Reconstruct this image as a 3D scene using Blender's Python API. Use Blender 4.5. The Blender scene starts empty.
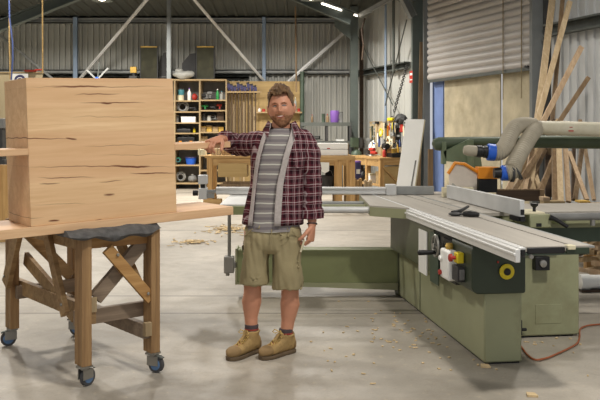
import bpy, math, random
from mathutils import Vector, Matrix, noise
R = math.radians
random.seed(7)
scene = bpy.context.scene
col = scene.collection
F = 800.0; HY = 132.0; CH = 1.5

def W(px, py, Y):
    """world point seen at a photo position when it stands Y metres away"""
    return Vector(((px - 300) / F * Y, Y, CH - (py - HY) / F * Y))
def XP(px, Y): return (px - 300) / F * Y
def ZP(py, Y): return CH - (py - HY) / F * Y

# ------------------------------------------------------------------ materials
MATS = {}
def _new(name):
    m = bpy.data.materials.new(name); m.use_nodes = True
    nt = m.node_tree; b = nt.nodes['Principled BSDF']
    MATS[name] = m
    return m, nt, b
def lin(c):
    return tuple(((x / 255) / 12.92 if x / 255 <= .04045 else ((x / 255 + .055) / 1.055) ** 2.4) for x in c) + (1,)
def setramp(r, stops):
    e = r.color_ramp.elements
    while len(e) > 1: e.remove(e[-1])
    e[0].position = stops[0][0]; e[0].color = stops[0][1]
    for p, c in stops[1:]:
        n = e.new(p); n.color = c
def N(nt, t, **kw):
    n = nt.nodes.new(t)
    for k, v in kw.items():
        if k.startswith('i_'): n.inputs[k[2:].replace('_', ' ')].default_value = v
        else: setattr(n, k, v)
    return n
def mth(nt, op, a, b=None, c=None, clamp=False):
    n = nt.nodes.new('ShaderNodeMath'); n.operation = op; n.use_clamp = clamp
    for i, v in enumerate((a, b, c)):
        if v is None: continue
        if isinstance(v, (int, float)): n.inputs[i].default_value = v
        else: nt.links.new(v, n.inputs[i])
    return n.outputs[0]
def mixc(nt, f, a, b, blend='MIX'):
    n = nt.nodes.new('ShaderNodeMix'); n.data_type = 'RGBA'; n.blend_type = blend
    if isinstance(f, (int, float)): n.inputs[0].default_value = f
    else: nt.links.new(f, n.inputs[0])
    for i, v in ((6, a), (7, b)):
        if isinstance(v, tuple): n.inputs[i].default_value = v
        else: nt.links.new(v, n.inputs[i])
    return n.outputs[2]
def coords(nt, scale=(1, 1, 1), kind='Object'):
    tc = nt.nodes.new('ShaderNodeTexCoord'); mp = nt.nodes.new('ShaderNodeMapping')
    mp.inputs['Scale'].default_value = scale
    nt.links.new(tc.outputs[kind], mp.inputs[0])
    return mp.outputs[0]

def plain(name, c, rough=.6, metal=0, var=.12, scale=6, bump=0, spec=.4, dirt=None, emit=None, estr=1, trans=0, stretch=(1,1,1)):
    m, nt, b = _new(name)
    b.inputs['Roughness'].default_value = rough
    b.inputs['Metallic'].default_value = metal
    b.inputs['Specular IOR Level'].default_value = spec
    v = coords(nt, stretch)
    ns = N(nt, 'ShaderNodeTexNoise', i_Scale=scale, i_Detail=4.0)
    nt.links.new(v, ns.inputs['Vector'])
    L = lin(c)
    lo = tuple(x * (1 - var) for x in L[:3]) + (1,); hi = tuple(min(1, x * (1 + var)) for x in L[:3]) + (1,)
    rp = nt.nodes.new('ShaderNodeValToRGB')
    setramp(rp, [(.3, lo), (.7, hi)])
    nt.links.new(ns.outputs[0], rp.inputs[0])
    out = rp.outputs[0]
    if dirt:
        n2 = N(nt, 'ShaderNodeTexNoise', i_Scale=scale * .45, i_Detail=6.0, i_Roughness=.7)
        nt.links.new(v, n2.inputs['Vector'])
        f = mth(nt, 'MULTIPLY', mth(nt, 'SUBTRACT', n2.outputs[0], .52, clamp=True), 4.0, clamp=True)
        out = mixc(nt, f, out, lin(dirt))
    nt.links.new(out, b.inputs['Base Color'])
    if bump:
        bp = N(nt, 'ShaderNodeBump', i_Strength=bump, i_Distance=.01)
        n3 = N(nt, 'ShaderNodeTexNoise', i_Scale=scale * 8, i_Detail=3.0)
        nt.links.new(v, n3.inputs['Vector'])
        nt.links.new(n3.outputs[0], bp.inputs['Height']); nt.links.new(bp.outputs[0], b.inputs['Normal'])
    if emit:
        b.inputs['Emission Color'].default_value = lin(emit); b.inputs['Emission Strength'].default_value = estr
    if trans: b.inputs['Transmission Weight'].default_value = trans
    return m

def wood(name, c1, c2, axis='x', scale=9, veins=0, rough=.55, c3=None, plank=None, explicit=None):
    """grain runs along axis"""
    m, nt, b = _new(name)
    s = {'x': (.06, 1, 1), 'y': (1, .06, 1), 'z': (1, 1, .06)}[axis]
    v = coords(nt, s)
    n1 = N(nt, 'ShaderNodeTexNoise', i_Scale=scale * 2.2, i_Detail=6.0, i_Roughness=.6, i_Distortion=.6)
    nt.links.new(v, n1.inputs['Vector'])
    rp = nt.nodes.new('ShaderNodeValToRGB')
    setramp(rp, [(.3, lin(c2)), (.5, tuple((a + d) / 2 for a, d in zip(lin(c1), lin(c2)))), (.68, lin(c1))])
    nt.links.new(n1.outputs[0], rp.inputs[0]); out = rp.outputs[0]
    n4 = N(nt, 'ShaderNodeTexNoise', i_Scale=scale * 9, i_Detail=3.0, i_Roughness=.6)
    nt.links.new(v, n4.inputs['Vector'])
    out = mixc(nt, mth(nt, 'MULTIPLY', mth(nt, 'SUBTRACT', n4.outputs[0], .47, clamp=True), 2.0, clamp=True), out, lin(c2))
    if plank or explicit:
        tc = nt.nodes.new('ShaderNodeTexCoord'); sp = nt.nodes.new('ShaderNodeSeparateXYZ')
        nt.links.new(tc.outputs['Object'], sp.inputs[0])
    if plank:
        fl = mth(nt, 'FLOOR', mth(nt, 'DIVIDE', mth(nt, 'ADD', sp.outputs[2], .03), plank))
        wn = nt.nodes.new('ShaderNodeTexWhiteNoise'); wn.noise_dimensions = '1D'
        nt.links.new(fl, wn.inputs['W'])
        out = mixc(nt, mth(nt, 'MULTIPLY', wn.outputs[0], .45), out, lin(c3 or c2), 'MIX')
    if veins:
        n2 = N(nt, 'ShaderNodeTexNoise', i_Scale=scale * .8, i_Detail=2.0)
        vv = coords(nt, tuple(x * (2.2 if x > .5 else 1.4) for x in s))
        nt.links.new(vv, n2.inputs['Vector'])
        f = mth(nt, 'MULTIPLY', mth(nt, 'SUBTRACT', n2.outputs[0], .68 - veins * .03, clamp=True), 9.0, clamp=True)
        out = mixc(nt, f, out, lin((128, 84, 58)))
    if explicit:
        nz = N(nt, 'ShaderNodeTexNoise', i_Scale=5.0, i_Detail=3.0)
        nt.links.new(tc.outputs['Object'], nz.inputs['Vector'])
        wob = mth(nt, 'MULTIPLY', mth(nt, 'SUBTRACT', nz.outputs[0], .5), .035)
        z = mth(nt, 'ADD', sp.outputs[2], wob)
        for (x0, x1, z0, slope, w, k) in explicit:
            xm = (x0 + x1) / 2; hw = (x1 - x0) / 2
            dx = mth(nt, 'SUBTRACT', sp.outputs[0], xm)
            zz = mth(nt, 'SUBTRACT', mth(nt, 'SUBTRACT', z, z0), mth(nt, 'MULTIPLY', dx, slope))
            inx = mth(nt, 'SUBTRACT', 1.0, mth(nt, 'POWER', mth(nt, 'DIVIDE', mth(nt, 'ABSOLUTE', dx), hw), 2.0), clamp=True)
            g = mth(nt, 'SUBTRACT', 1.0, mth(nt, 'DIVIDE', mth(nt, 'ABSOLUTE', zz), w), clamp=True)
            f = mth(nt, 'MULTIPLY', mth(nt, 'MULTIPLY', inx, g), k, clamp=True)
            out = mixc(nt, f, out, lin((112, 68, 46)))
    nt.links.new(out, b.inputs['Base Color'])
    b.inputs['Roughness'].default_value = rough; b.inputs['Specular IOR Level'].default_value = .3
    return m

# ------------------------------------------------------------------ mesh building
class MB:
    def __init__(s): s.v = []; s.f = []
    def add(s, vs, fs):
        o = len(s.v); s.v += [Vector(v) for v in vs]; s.f += [tuple(i + o for i in f) for f in fs]; return s
    def merge(s, o): return s.add(o.v, o.f)
    def box(s, c, d, rot=None):
        c = Vector(c); hx, hy, hz = d[0] / 2, d[1] / 2, d[2] / 2
        vs = [Vector((x, y, z)) for x in (-hx, hx) for y in (-hy, hy) for z in (-hz, hz)]
        if rot is not None: vs = [rot @ v for v in vs]
        return s.add([v + c for v in vs], [(0, 1, 3, 2), (4, 6, 7, 5), (0, 4, 5, 1), (2, 3, 7, 6), (0, 2, 6, 4), (1, 5, 7, 3)])
    def bb(s, x0, x1, y0, y1, z0, z1): return s.box(((x0+x1)/2, (y0+y1)/2, (z0+z1)/2), (abs(x1-x0), abs(y1-y0), abs(z1-z0)))
    def bar(s, p0, p1, w, h, up=(0, 0, 1)):
        """rectangular bar from p0 to p1; w sideways, h along up"""
        p0 = Vector(p0); p1 = Vector(p1); d = (p1 - p0); L = d.length; d.normalize()
        up = Vector(up)
        if abs(d.dot(up)) > .98: up = Vector((0, 1, 0))
        a = d.cross(up).normalized(); u = a.cross(d)
        rot = Matrix((a, d, u)).transposed()
        return s.box((p0 + p1) / 2, (w, L, h), rot)
    def ring(s, pts): o = len(s.v); s.v += [Vector(p) for p in pts]; return list(range(o, o + len(pts)))
    def loft(s, rings, closed=True, cap=True):
        ids = [s.ring(r) for r in rings]; n = len(ids[0])
        for a, b in zip(ids, ids[1:]):
            for i in range(n if closed else n - 1):
                j = (i + 1) % n; s.f.append((a[i], a[j], b[j], b[i]))
        if cap and closed:
            s.f.append(tuple(reversed(ids[0]))); s.f.append(tuple(ids[-1]))
        return s
    def limb(s, path, seg=16, flat=None):
        """path: (point, r) or (point, ra, rb); smooth frame"""
        P = [Vector(p[0]) for p in path]; rings = []
        ref = Vector(flat) if flat else Vector((0, 1, 0))
        for i, p in enumerate(path):
            d = (P[min(i + 1, len(P) - 1)] - P[max(i - 1, 0)]).normalized()
            r0 = ref
            if abs(d.dot(r0)) > .95: r0 = Vector((1, 0, .1))
            b = (r0 - d * r0.dot(d)).normalized(); a = b.cross(d).normalized()
            ra = p[1]; rb = p[2] if len(p) > 2 else p[1]
            rings.append([P[i] + a * (math.cos(t) * ra) + b * (math.sin(t) * rb) for t in [2 * math.pi * k / seg for k in range(seg)]])
        return s.loft(rings)
    def tube(s, p0, p1, r, r2=None, seg=12): return s.limb([(p0, r), (p1, r if r2 is None else r2)], seg)
    def path(s, pts, r, seg=8): return s.limb([(p, r) for p in pts], seg)
    def lathe(s, prof, c=(0, 0, 0), seg=20, axis=(0, 0, 1)):
        q = Vector((0, 0, 1)).rotation_difference(Vector(axis)); c = Vector(c)
        return s.loft([[c + q @ Vector((math.cos(2*math.pi*k/seg)*max(r, .0005), math.sin(2*math.pi*k/seg)*max(r, .0005), z)) for k in range(seg)] for r, z in prof])
    def torus(s, c, Rr, r, axis=(0, 0, 1), seg=28, s2=8):
        q = Vector((0, 0, 1)).rotation_difference(Vector(axis)); c = Vector(c); rings = []
        for k in range(seg + 1):
            t = 2 * math.pi * k / seg
            rings.append([c + q @ Vector((math.cos(t)*(Rr+r*math.cos(u)), math.sin(t)*(Rr+r*math.cos(u)), r*math.sin(u))) for u in [2*math.pi*j/s2 for j in range(s2)]])
        return s.loft(rings, cap=False)
    def prism(s, pts, vec):
        """extrude a polygon of 3-D points by vec"""
        n = len(pts); vec = Vector(vec); P = [Vector(p) for p in pts]
        return s.add(P + [p + vec for p in P], [tuple(range(n)), tuple(reversed(range(n, 2*n)))] + [(i, i + n, (i+1) % n + n, (i+1) % n) for i in range(n)])
    def ball(s, c, r, seg=16, rings=10):
        c = Vector(c); r = r if isinstance(r, (tuple, list)) else (r, r, r)
        return s.loft([[c + Vector((math.sin(a)*math.cos(t)*r[0], math.sin(a)*math.sin(t)*r[1], -math.cos(a)*r[2])) for t in [2*math.pi*k/seg for k in range(seg)]] for a in [max(.02, min(math.pi-.02, math.pi*j/rings)) for j in range(rings+1)]])
    def jitter(s, amp, sc, seed=0):
        for v in s.v:
            v += noise.noise_vector(v * sc + Vector((seed * 7.3, seed, 0))) * amp
        return s
    def xf(s, M): s.v = [M @ v for v in s.v]; return s

def link_mesh(name, mb, mat, smooth=40, bevel=0, bseg=2, recalc=True):
    me = bpy.data.meshes.new(name)
    me.from_pydata([tuple(v) for v in mb.v], [], mb.f)
    if recalc:
        import bmesh
        bm = bmesh.new(); bm.from_mesh(me); bmesh.ops.recalc_face_normals(bm, faces=bm.faces); bm.to_mesh(me); bm.free()
    o = bpy.data.objects.new(name, me); col.objects.link(o)
    if isinstance(mat, str): mat = MATS[mat]
    me.materials.append(mat)
    if smooth:
        for p in me.polygons: p.use_smooth = True
        me.set_sharp_from_angle(angle=R(smooth))
    if bevel:
        b = o.modifiers.new('bevel', 'BEVEL'); b.width = bevel; b.segments = bseg; b.limit_method = 'ANGLE'; b.angle_limit = R(40)
        b.harden_normals = False
    return o
def part(name, mb, mat, parent, label=None, **kw):
    o = link_mesh(name, mb, mat, **kw); o.parent = parent
    if label: o['label'] = label
    return o
def thing(name, label, cat, loc=(0, 0, 0), rotz=0, group=None):
    o = bpy.data.objects.new(name, None); o.empty_display_size = .1; col.objects.link(o)
    o.location = loc; o.rotation_euler = (0, 0, rotz); o['label'] = label; o['category'] = cat
    if group: o['group'] = group
    return o
def solo(name, mb, mat, label, cat, loc=(0, 0, 0), rot=(0, 0, 0), group=None, **kw):
    o = link_mesh(name, mb, mat, **kw); o.location = loc; o.rotation_euler = rot
    o['label'] = label; o['category'] = cat
    if group: o['group'] = group
    return o
def struct(name, mb, mat, **kw):
    o = link_mesh(name, mb, mat, **kw); o['kind'] = 'structure'; return o
def remesh(o, voxel, smooth=4, fac=.5):
    m = o.modifiers.new('r', 'REMESH'); m.mode = 'VOXEL'; m.voxel_size = voxel; m.use_smooth_shade = True
    if smooth:
        s = o.modifiers.new('s', 'SMOOTH'); s.iterations = smooth; s.factor = fac
    dg = bpy.context.evaluated_depsgraph_get()
    me = bpy.data.meshes.new_from_object(o.evaluated_get(dg))
    mats = [x for x in o.data.materials]
    o.modifiers.clear(); o.data = me
    if not me.materials:
        for x in mats: me.materials.append(x)
    for p in me.polygons: p.use_smooth = True
    return o
def copy_tree(o, parent=None):
    c = o.copy(); col.objects.link(c); c.parent = parent
    for ch in [x for x in bpy.data.objects if x.parent == o]: copy_tree(ch, c)
    return c

# palette
plain('steel_wall', (172, 172, 165), .5, .0, .06, 1.5)
plain('steel_wall_right', (176, 177, 172), .5, .0, .05, 1.5)
plain('galv', (150, 152, 150), .5, .25, .12, 7)
plain('galv_dark', (88, 92, 88), .55, .3, .12, 6)
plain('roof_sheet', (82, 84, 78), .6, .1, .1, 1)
plain('column_blue', (138, 156, 178), .5, .1, .06, 4)
plain('column_green', (84, 92, 88), .55, .1, .1, 4)
plain('column_grey', (118, 122, 122), .5, .2, .1, 4)
plain('wall_zinc', (182, 184, 184), .5, .1, .08, 1.5)
plain('strap_tan', (120, 108, 80), .9, 0, .15, 20)
plain('door_slat', (172, 168, 164), .5, .1, .05, 2)
plain('blue_sheet', (112, 132, 178), .5, 0, .15, 3)
plain('tan_board', (180, 170, 144), .8, 0, .22, 2.6, dirt=(150, 138, 110))
plain('saw_green', (126, 132, 92), .5, .0, .06, 2.2, dirt=(110, 112, 80))
plain('saw_green_light', (148, 150, 118), .5, .0, .06, 3, dirt=(124, 120, 88))
plain('saw_green_dark', (50, 60, 46), .4, .0, .1, 3)
plain('saw_housing', (84, 88, 66), .5, .0, .1, 4, dirt=(74, 74, 54))
plain('alu', (214, 214, 212), .42, .25, .06, 5, stretch=(1, .1, 1))
plain('table_steel', (172, 166, 156), .5, .12, .08, 5, stretch=(3, .3, 1))
plain('alu_dull', (206, 207, 206), .5, .2, .08, 5)
plain('white_paint', (238, 238, 234), .5, 0, .03, 4)
plain('black', (26, 26, 27), .45, 0, .2, 8)
plain('dark_grey', (58, 58, 58), .6, 0, .2, 8)
plain('grey', (120, 120, 118), .6, 0, .15, 8)
plain('grey_box', (172, 172, 166), .5, 0, .05, 8)
plain('yellow', (218, 196, 38), .45, 0, .05, 8)
plain('red', (172, 52, 42), .45, 0, .08, 8)
plain('orange', (226, 142, 34), .45, 0, .06, 8)
plain('blue', (36, 92, 196), .4, 0, .08, 8)
plain('purple', (118, 82, 158), .5, 0, .06, 8)
plain('indigo', (54, 52, 92), .5, 0, .1, 8)
plain('teal', (60, 124, 134), .5, 0, .1, 8)
plain('green', (52, 150, 80), .5, 0, .1, 8)
plain('machine_green', (70, 84, 70), .5, .1, .15, 8)
plain('cream', (214, 206, 176), .6, 0, .05, 6)
plain('pipe_cream', (206, 200, 178), .5, 0, .05, 5, dirt=(188, 178, 150))
plain('hose', (168, 160, 142), .6, 0, .1, 9)
plain('boom_green', (74, 86, 66), .5, 0, .12, 5)
plain('guard_green', (104, 118, 92), .55, 0, .12, 7)
plain('guard_clear', (214, 204, 192), .35, 0, .12, 9)
plain('rubber_blue', (92, 124, 164), .5, 0, .12, 12)
plain('rubber', (70, 70, 72), .6, 0, .12, 12)
plain('zinc', (150, 148, 142), .35, .7, .1, 9)
plain('brass', (196, 160, 74), .5, .1, .1, 9)
plain('blanket', (98, 97, 96), .95, 0, .3, 22, bump=.9)
plain('canvas_dark', (62, 62, 48), .8, 0, .3, 5, dirt=(92, 84, 60))
plain('cable_orange', (150, 84, 50), .5, 0, .08, 8)
plain('cable_blue', (74, 90, 140), .5, 0, .08, 8)
plain('rope', (170, 142, 92), .9, 0, .15, 20)
plain('sawdust', (206, 186, 150), .95, 0, .15, 30, bump=.5)
plain('chip', (208, 184, 142), .9, 0, .15, 20)
plain('lamp_glow', (255, 244, 226), .5, emit=(255, 240, 214), estr=14)
plain('tube_glow', (255, 250, 240), .5, emit=(255, 244, 226), estr=5)
plain('paper', (226, 226, 220), .8, 0, .03, 5)
plain('skin', (194, 138, 110), .5, 0, .07, 14, spec=.35)
plain('lip', (176, 104, 92), .45, 0, .06, 14)
plain('eye_white', (226, 220, 214), .3, 0, .02, 5)
plain('iris', (62, 66, 68), .3, 0, .1, 30)
plain('hair', (116, 88, 60), .6, 0, .5, 30, bump=.8, stretch=(1.6, .6, .8))
plain('beard', (158, 112, 80), .7, 0, .3, 60, bump=.6)
plain('shorts', (152, 140, 106), .85, 0, .06, 9, bump=.15)
plain('belt', (86, 82, 82), .8, 0, .1, 12)
plain('fleece', (186, 178, 174), .95, 0, .1, 60, bump=.5)
plain('sock', (74, 64, 66), .9, 0, .15, 40)
plain('sock_red', (150, 60, 50), .9, 0, .15, 40)
plain('boot', (164, 136, 88), .8, 0, .2, 14, bump=.4, dirt=(122, 98, 64))
plain('boot_toe', (138, 112, 74), .75, 0, .15, 14, dirt=(98, 74, 52))
plain('sole', (96, 80, 60), .8, 0, .2, 20)
plain('lace', (190, 160, 96), .85, 0, .15, 40)
wood('pine', (172, 152, 118), (138, 118, 88), 'z', 9)
wood('pine_x', (178, 156, 118), (146, 122, 86), 'x', 9)
wood('bench_wood', (188, 156, 106), (158, 122, 76), 'x', 9)
wood('bench_wood_z', (194, 158, 104), (156, 118, 72), 'z', 9)
wood('ply', (178, 152, 104), (158, 132, 86), 'x', 3)
wood('ply_pale', (184, 170, 138), (166, 150, 118), 'z', 3)
wood('plank_pale', (206, 186, 152), (174, 150, 116), 'z', 8)
wood('plank_brown', (142, 120, 92), (104, 84, 62), 'z', 8)
wood('plank_pink', (192, 168, 138), (160, 134, 106), 'z', 8)
wood('offcut', (190, 160, 116), (140, 108, 74), 'x', 8)
wood('dark_board', (84, 66, 50), (58, 46, 36), 'x', 8)
wood('stand_wood', (172, 138, 96), (128, 98, 66), 'z', 10, veins=.5)
wood('stand_wood_x', (174, 144, 102), (130, 102, 70), 'x', 10, veins=.5)
wood('stand_orange', (192, 152, 98), (160, 118, 70), 'x', 9)
wood('stand_grey', (150, 132, 112), (116, 100, 84), 'x', 9)
# ================================================================== SETTING
# floor: one slab with saw-cut joints, stains and sawdust dusting in the concrete
def floor_mat():
    m, nt, b = _new('concrete')
    tc = nt.nodes.new('ShaderNodeTexCoord'); v = tc.outputs['Object']
    sp = nt.nodes.new('ShaderNodeSeparateXYZ'); nt.links.new(v, sp.inputs[0])
    n1 = N(nt, 'ShaderNodeTexNoise', i_Scale=.7, i_Detail=8.0, i_Roughness=.62); nt.links.new(v, n1.inputs['Vector'])
    rp = nt.nodes.new('ShaderNodeValToRGB'); setramp(rp, [(.32, lin((138, 131, 120))), (.5, lin((163, 156, 144))), (.7, lin((184, 176, 163)))])
    nt.links.new(n1.outputs[0], rp.inputs[0]); out = rp.outputs[0]
    n2 = N(nt, 'ShaderNodeTexNoise', i_Scale=3.2, i_Detail=8.0, i_Roughness=.7, i_Distortion=.8); nt.links.new(v, n2.inputs['Vector'])
    out = mixc(nt, mth(nt, 'MULTIPLY', mth(nt, 'SUBTRACT', n2.outputs[0], .5, clamp=True), 2.6, clamp=True), out, lin((146, 137, 123)))
    n3 = N(nt, 'ShaderNodeTexNoise', i_Scale=16.0, i_Detail=4.0, i_Roughness=.7); nt.links.new(v, n3.inputs['Vector'])
    out = mixc(nt, mth(nt, 'MULTIPLY', mth(nt, 'SUBTRACT', n3.outputs[0], .58, clamp=True), 3.0, clamp=True), out, lin((200, 186, 158)))
    n4 = N(nt, 'ShaderNodeTexNoise', i_Scale=60.0, i_Detail=2.0); nt.links.new(v, n4.inputs['Vector'])
    out = mixc(nt, mth(nt, 'MULTIPLY', mth(nt, 'SUBTRACT', n4.outputs[0], .55, clamp=True), 1.6, clamp=True), out, lin((128, 118, 104)))
    for y0 in (6.62, 7.32, 12.2, 17.6):
        d = mth(nt, 'ABSOLUTE', mth(nt, 'SUBTRACT', sp.outputs[1], y0))
        f = mth(nt, 'LESS_THAN', d, .022 if y0 < 8 else .03)
        out = mixc(nt, mth(nt, 'MULTIPLY', f, .62), out, lin((88, 82, 74)))
    nt.links.new(out, b.inputs['Base Color'])
    rr = mth(nt, 'ADD', mth(nt, 'MULTIPLY', n2.outputs[0], .5), .22); nt.links.new(rr, b.inputs['Roughness'])
    b.inputs['Specular IOR Level'].default_value = .4
floor_mat()
struct('floor', MB().bb(-11, 9, -4, 23, -.2, 0), 'concrete', smooth=0)

def corrugated(x0, x1, zb, ztop, pitch=.155, depth=.07, along=lambda s: (s, 0), nrm=(0, -1)):
    """vertical trapezoid-rib sheet; along(s) gives plan position, ztop(s) the top"""
    mb = MB(); s = x0; pr = []
    while s < x1:
        for f, d in ((0, 0), (.5, 0), (.56, depth), (.9, depth), (.96, 0)):
            if s + f * pitch <= x1: pr.append((s + f * pitch, d))
        s += pitch
    bot, top = [], []
    for s, d in pr:
        p = along(s); bot.append((p[0] + nrm[0] * d, p[1] + nrm[1] * d, zb)); top.append((p[0] + nrm[0] * d, p[1] + nrm[1] * d, ztop(s)))
    return mb.loft([bot, top], closed=False)
ROOF = lambda y: 4.66 + .07 * (22 - y)
mb = corrugated(-10, 1.5, 0, lambda s: ROOF(22), along=lambda s: (s, 22)); mb.bb(-10.2, 1.6, 22.06, 22.16, 0, ROOF(22))
struct('wall_back', mb, 'steel_wall', smooth=0)
# right wall runs from the back corner towards the viewer, splayed outwards
WD = Vector((.3375, -1, 0)).normalized(); WN = Vector((-WD.y * -1, WD.x * -1, 0))   # WN -> into the room
WN = Vector((-.948, -.32, 0)).normalized()
C0 = Vector((1.43, 22, 0))
def RW(s, n=0, z=0): return C0 + WD * s + WN * n + Vector((0, 0, z))
def s_at(px):        # distance along the right wall seen at a photo column
    k = (px - 300) / F; Y = 8.855 / (k + .3375); return (22 - Y) / (-WD.y)
sa, sb = s_at(427), s_at(536.5)
def rwtop(s): return ROOF(22 + WD.y * s) + .0
al = lambda s: (RW(s).x, RW(s).y)
mb = corrugated(0, sa - .35, 0, rwtop, along=al, nrm=(WN.x, WN.y), depth=.018, pitch=.3)
mb.prism([RW(0, -.08), RW(sa - .35, -.08), RW(sa - .35, -.08, rwtop(sa)), RW(0, -.08, rwtop(0))], -WN * .05)
struct('wall_right', mb, 'steel_wall_right', smooth=0)
mb = corrugated(sb + .15, 15.5, 0, rwtop, along=al, nrm=(WN.x, WN.y), depth=.03, pitch=.2)
mb.prism([RW(sb + .15, -.08), RW(15.5, -.08), RW(15.5, -.08, rwtop(15.5)), RW(sb + .15, -.08, rwtop(sb))], -WN * .05)
struct('wall_right_front', mb, 'wall_zinc', smooth=0)
mb = MB().prism([RW(sa - .35, -.06, 4.75), RW(sb + .15, -.06, 4.75), RW(sb + .15, -.06, rwtop(sb)), RW(sa - .35, -.06, rwtop(sa - .35))], -WN * .05)
struct('wall_right_lintel', mb, 'galv', smooth=0)
struct('wall_left', MB().prism([(-10, 2, 0), (-10, 22.1, 0), (-10, 22.1, 4.6), (-10, 2, 6.0)], (-.2, 0, 0)), 'steel_wall', smooth=0)
# roof sheet, ribs run away from the viewer
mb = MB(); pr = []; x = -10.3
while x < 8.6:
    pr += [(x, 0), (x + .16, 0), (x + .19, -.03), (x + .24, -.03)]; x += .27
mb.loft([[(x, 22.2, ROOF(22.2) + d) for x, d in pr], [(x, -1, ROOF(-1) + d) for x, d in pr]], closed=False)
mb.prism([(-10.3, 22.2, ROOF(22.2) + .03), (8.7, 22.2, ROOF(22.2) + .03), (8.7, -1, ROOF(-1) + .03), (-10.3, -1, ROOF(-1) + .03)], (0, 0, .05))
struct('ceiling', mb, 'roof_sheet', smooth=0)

# roller door with ribbed slats, guides and the drum
def slat_curtain():
    mb = MB(); z = 2.64; L, Rr = [], []
    prof = []
    while z < 4.85:
        for k in range(6):
            t = k / 6; prof.append((z + t * .14, .04 * math.sin(math.pi * t) ** .7 ))
        z += .14
    a = [RW(sa + .12, .02 + d, z) for z, d in prof]; b = [RW(sb - .05, .02 + d, z) for z, d in prof]
    mb.loft([a, b], closed=False)
    return mb
d = bpy.data.objects.new('door_1', None); col.objects.link(d); d['kind'] = 'structure'; d.location = RW((sa + sb) / 2)
def dpart(name, mb, mat, **kw):
    for v in mb.v: v -= d.location
    return part(name, mb, mat, d, **kw)
dpart('slat_curtain', slat_curtain(), 'door_slat', smooth=60)
dpart('bottom_rail', MB().bar(RW(sa + .12, .02, 2.62), RW(sb - .05, .02, 2.62), .05, .06), 'galv_dark')
dpart('guide', MB().bar(RW(sa + .03, .03, 0), RW(sa + .03, .03, 4.85), .14, .12), 'column_grey')
dpart('guide', MB().bar(RW(sb + .02, .03, 0), RW(sb + .02, .03, 4.85), .12, .12), 'column_grey')
dpart('drum', MB().tube(RW(sa - .5, .32, 4.66), RW(sb + .2, .32, 4.66), .24, seg=24), 'galv_dark')
for px in (506.5, 525):
    s = s_at(px); dpart('strap', MB().bar(RW(s, .075, 2.6 if px < 0 else 2.1), RW(s, .075, 4.8), .022, .006, up=WN), 'strap_tan')
s = s_at(532); dpart('handle', MB().bar(RW(s - .08, .09, 2.66), RW(s + .06, .06, 2.62), .03, .04).bar(RW(s, .02, 2.62), RW(s, .1, 2.66), .03, .03), 'black')
# the sheets closing the opening below the curtain
s1 = s_at(495.5)
solo('plywood_sheet', MB().prism([RW(s_at(439.5), -.12, 0), RW(s1 - .03, -.12, 0), RW(s1 - .03, -.12, 2.9), RW(s_at(439.5), -.12, 2.9)], -WN * .03), 'tan_board',
     'wide tan sheet closing the doorway beneath the roller door, beside the blue strip', 'board', smooth=0)
solo('plywood_sheet', MB().prism([RW(s1 + .05, -.12, 0), RW(sb + .1, -.12, 0), RW(sb + .1, -.12, 2.9), RW(s1 + .05, -.12, 2.9)], -WN * .03), 'tan_board',
     'narrow tan sheet closing the doorway beneath the roller door, beside its right guide', 'board', smooth=0)
solo('blue_partition', MB().prism([RW(s_at(428.5), -.1, 0), RW(s_at(439), -.1, 0), RW(s_at(439), -.1, 2.9), RW(s_at(428.5), -.1, 2.9)], -WN * .03), 'blue_sheet',
     'tall blue strip standing at the left side of the door opening', 'panel', smooth=0)
0 and solo('plywood_sheet', MB().prism([RW(s_at(426), -.2, 0), RW(sb + .3, -.2, 0), RW(sb + .3, -.2, 3), RW(s_at(426), -.2, 3)], -WN * .02), 'white_paint',
     'pale backing sheet glimpsed through the slit between the two tan sheets', 'board', smooth=0)

# steel frame members
def member(name, p0, p1, w, h, mat, label, cat='steel beam', up=(0, 0, 1), flange=True, group=None):
    """C / I section made of a web and two flanges"""
    p0 = Vector(p0); p1 = Vector(p1); d = (p1 - p0).normalized(); up = Vector(up)
    if abs(d.dot(up)) > .98: up = Vector((0, 1, 0))
    a = d.cross(up).normalized(); u = a.cross(d)
    mb = MB()
    if flange:
        mb.bar(p0, p1, w * .12, h, up)
        mb.bar(p0 + u * (h / 2), p1 + u * (h / 2), w, h * .1, up); mb.bar(p0 - u * (h / 2), p1 - u * (h / 2), w, h * .1, up)
    else: mb.bar(p0, p1, w, h, up)
    c = p0.copy()
    for v in mb.v: v -= c
    return solo(name, mb, mat, label, cat, loc=c, smooth=0, group=group)
Yb = 21.86
def girt(py0, py1, x0, x1, label):
    z0, z1 = ZP(py1, Yb), ZP(py0, Yb); c = ((x0 + x1) / 2, Yb, z0)
    mb = MB(); L = x1 - x0
    mb.bb(-L/2, L/2, -.07, .07, (z1 - z0) - .03, (z1 - z0)); mb.bb(-L/2, L/2, -.07, .07, 0, .03); mb.bb(-L/2, L/2, .0, .02, 0, z1 - z0)
    mb.bb(-L/2, L/2, -.07, -.05, (z1-z0) - .07, z1 - z0); mb.bb(-L/2, L/2, -.07, -.05, 0, .05)
    solo('wall_girt', mb, 'galv', label, 'steel beam', loc=c, smooth=0)
girt(17.2, 23.5, -9.9, 1.35, 'upper galvanised girt running along the back wall just below the roof')
girt(69.8, 74.5, -9.9, 1.35, 'lower galvanised girt running along the back wall behind the shelves')
girt(75.5, 78.5, -9.9, -1.4, 'dark low girt along the back wall just above the plywood and shelf tops')
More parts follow.
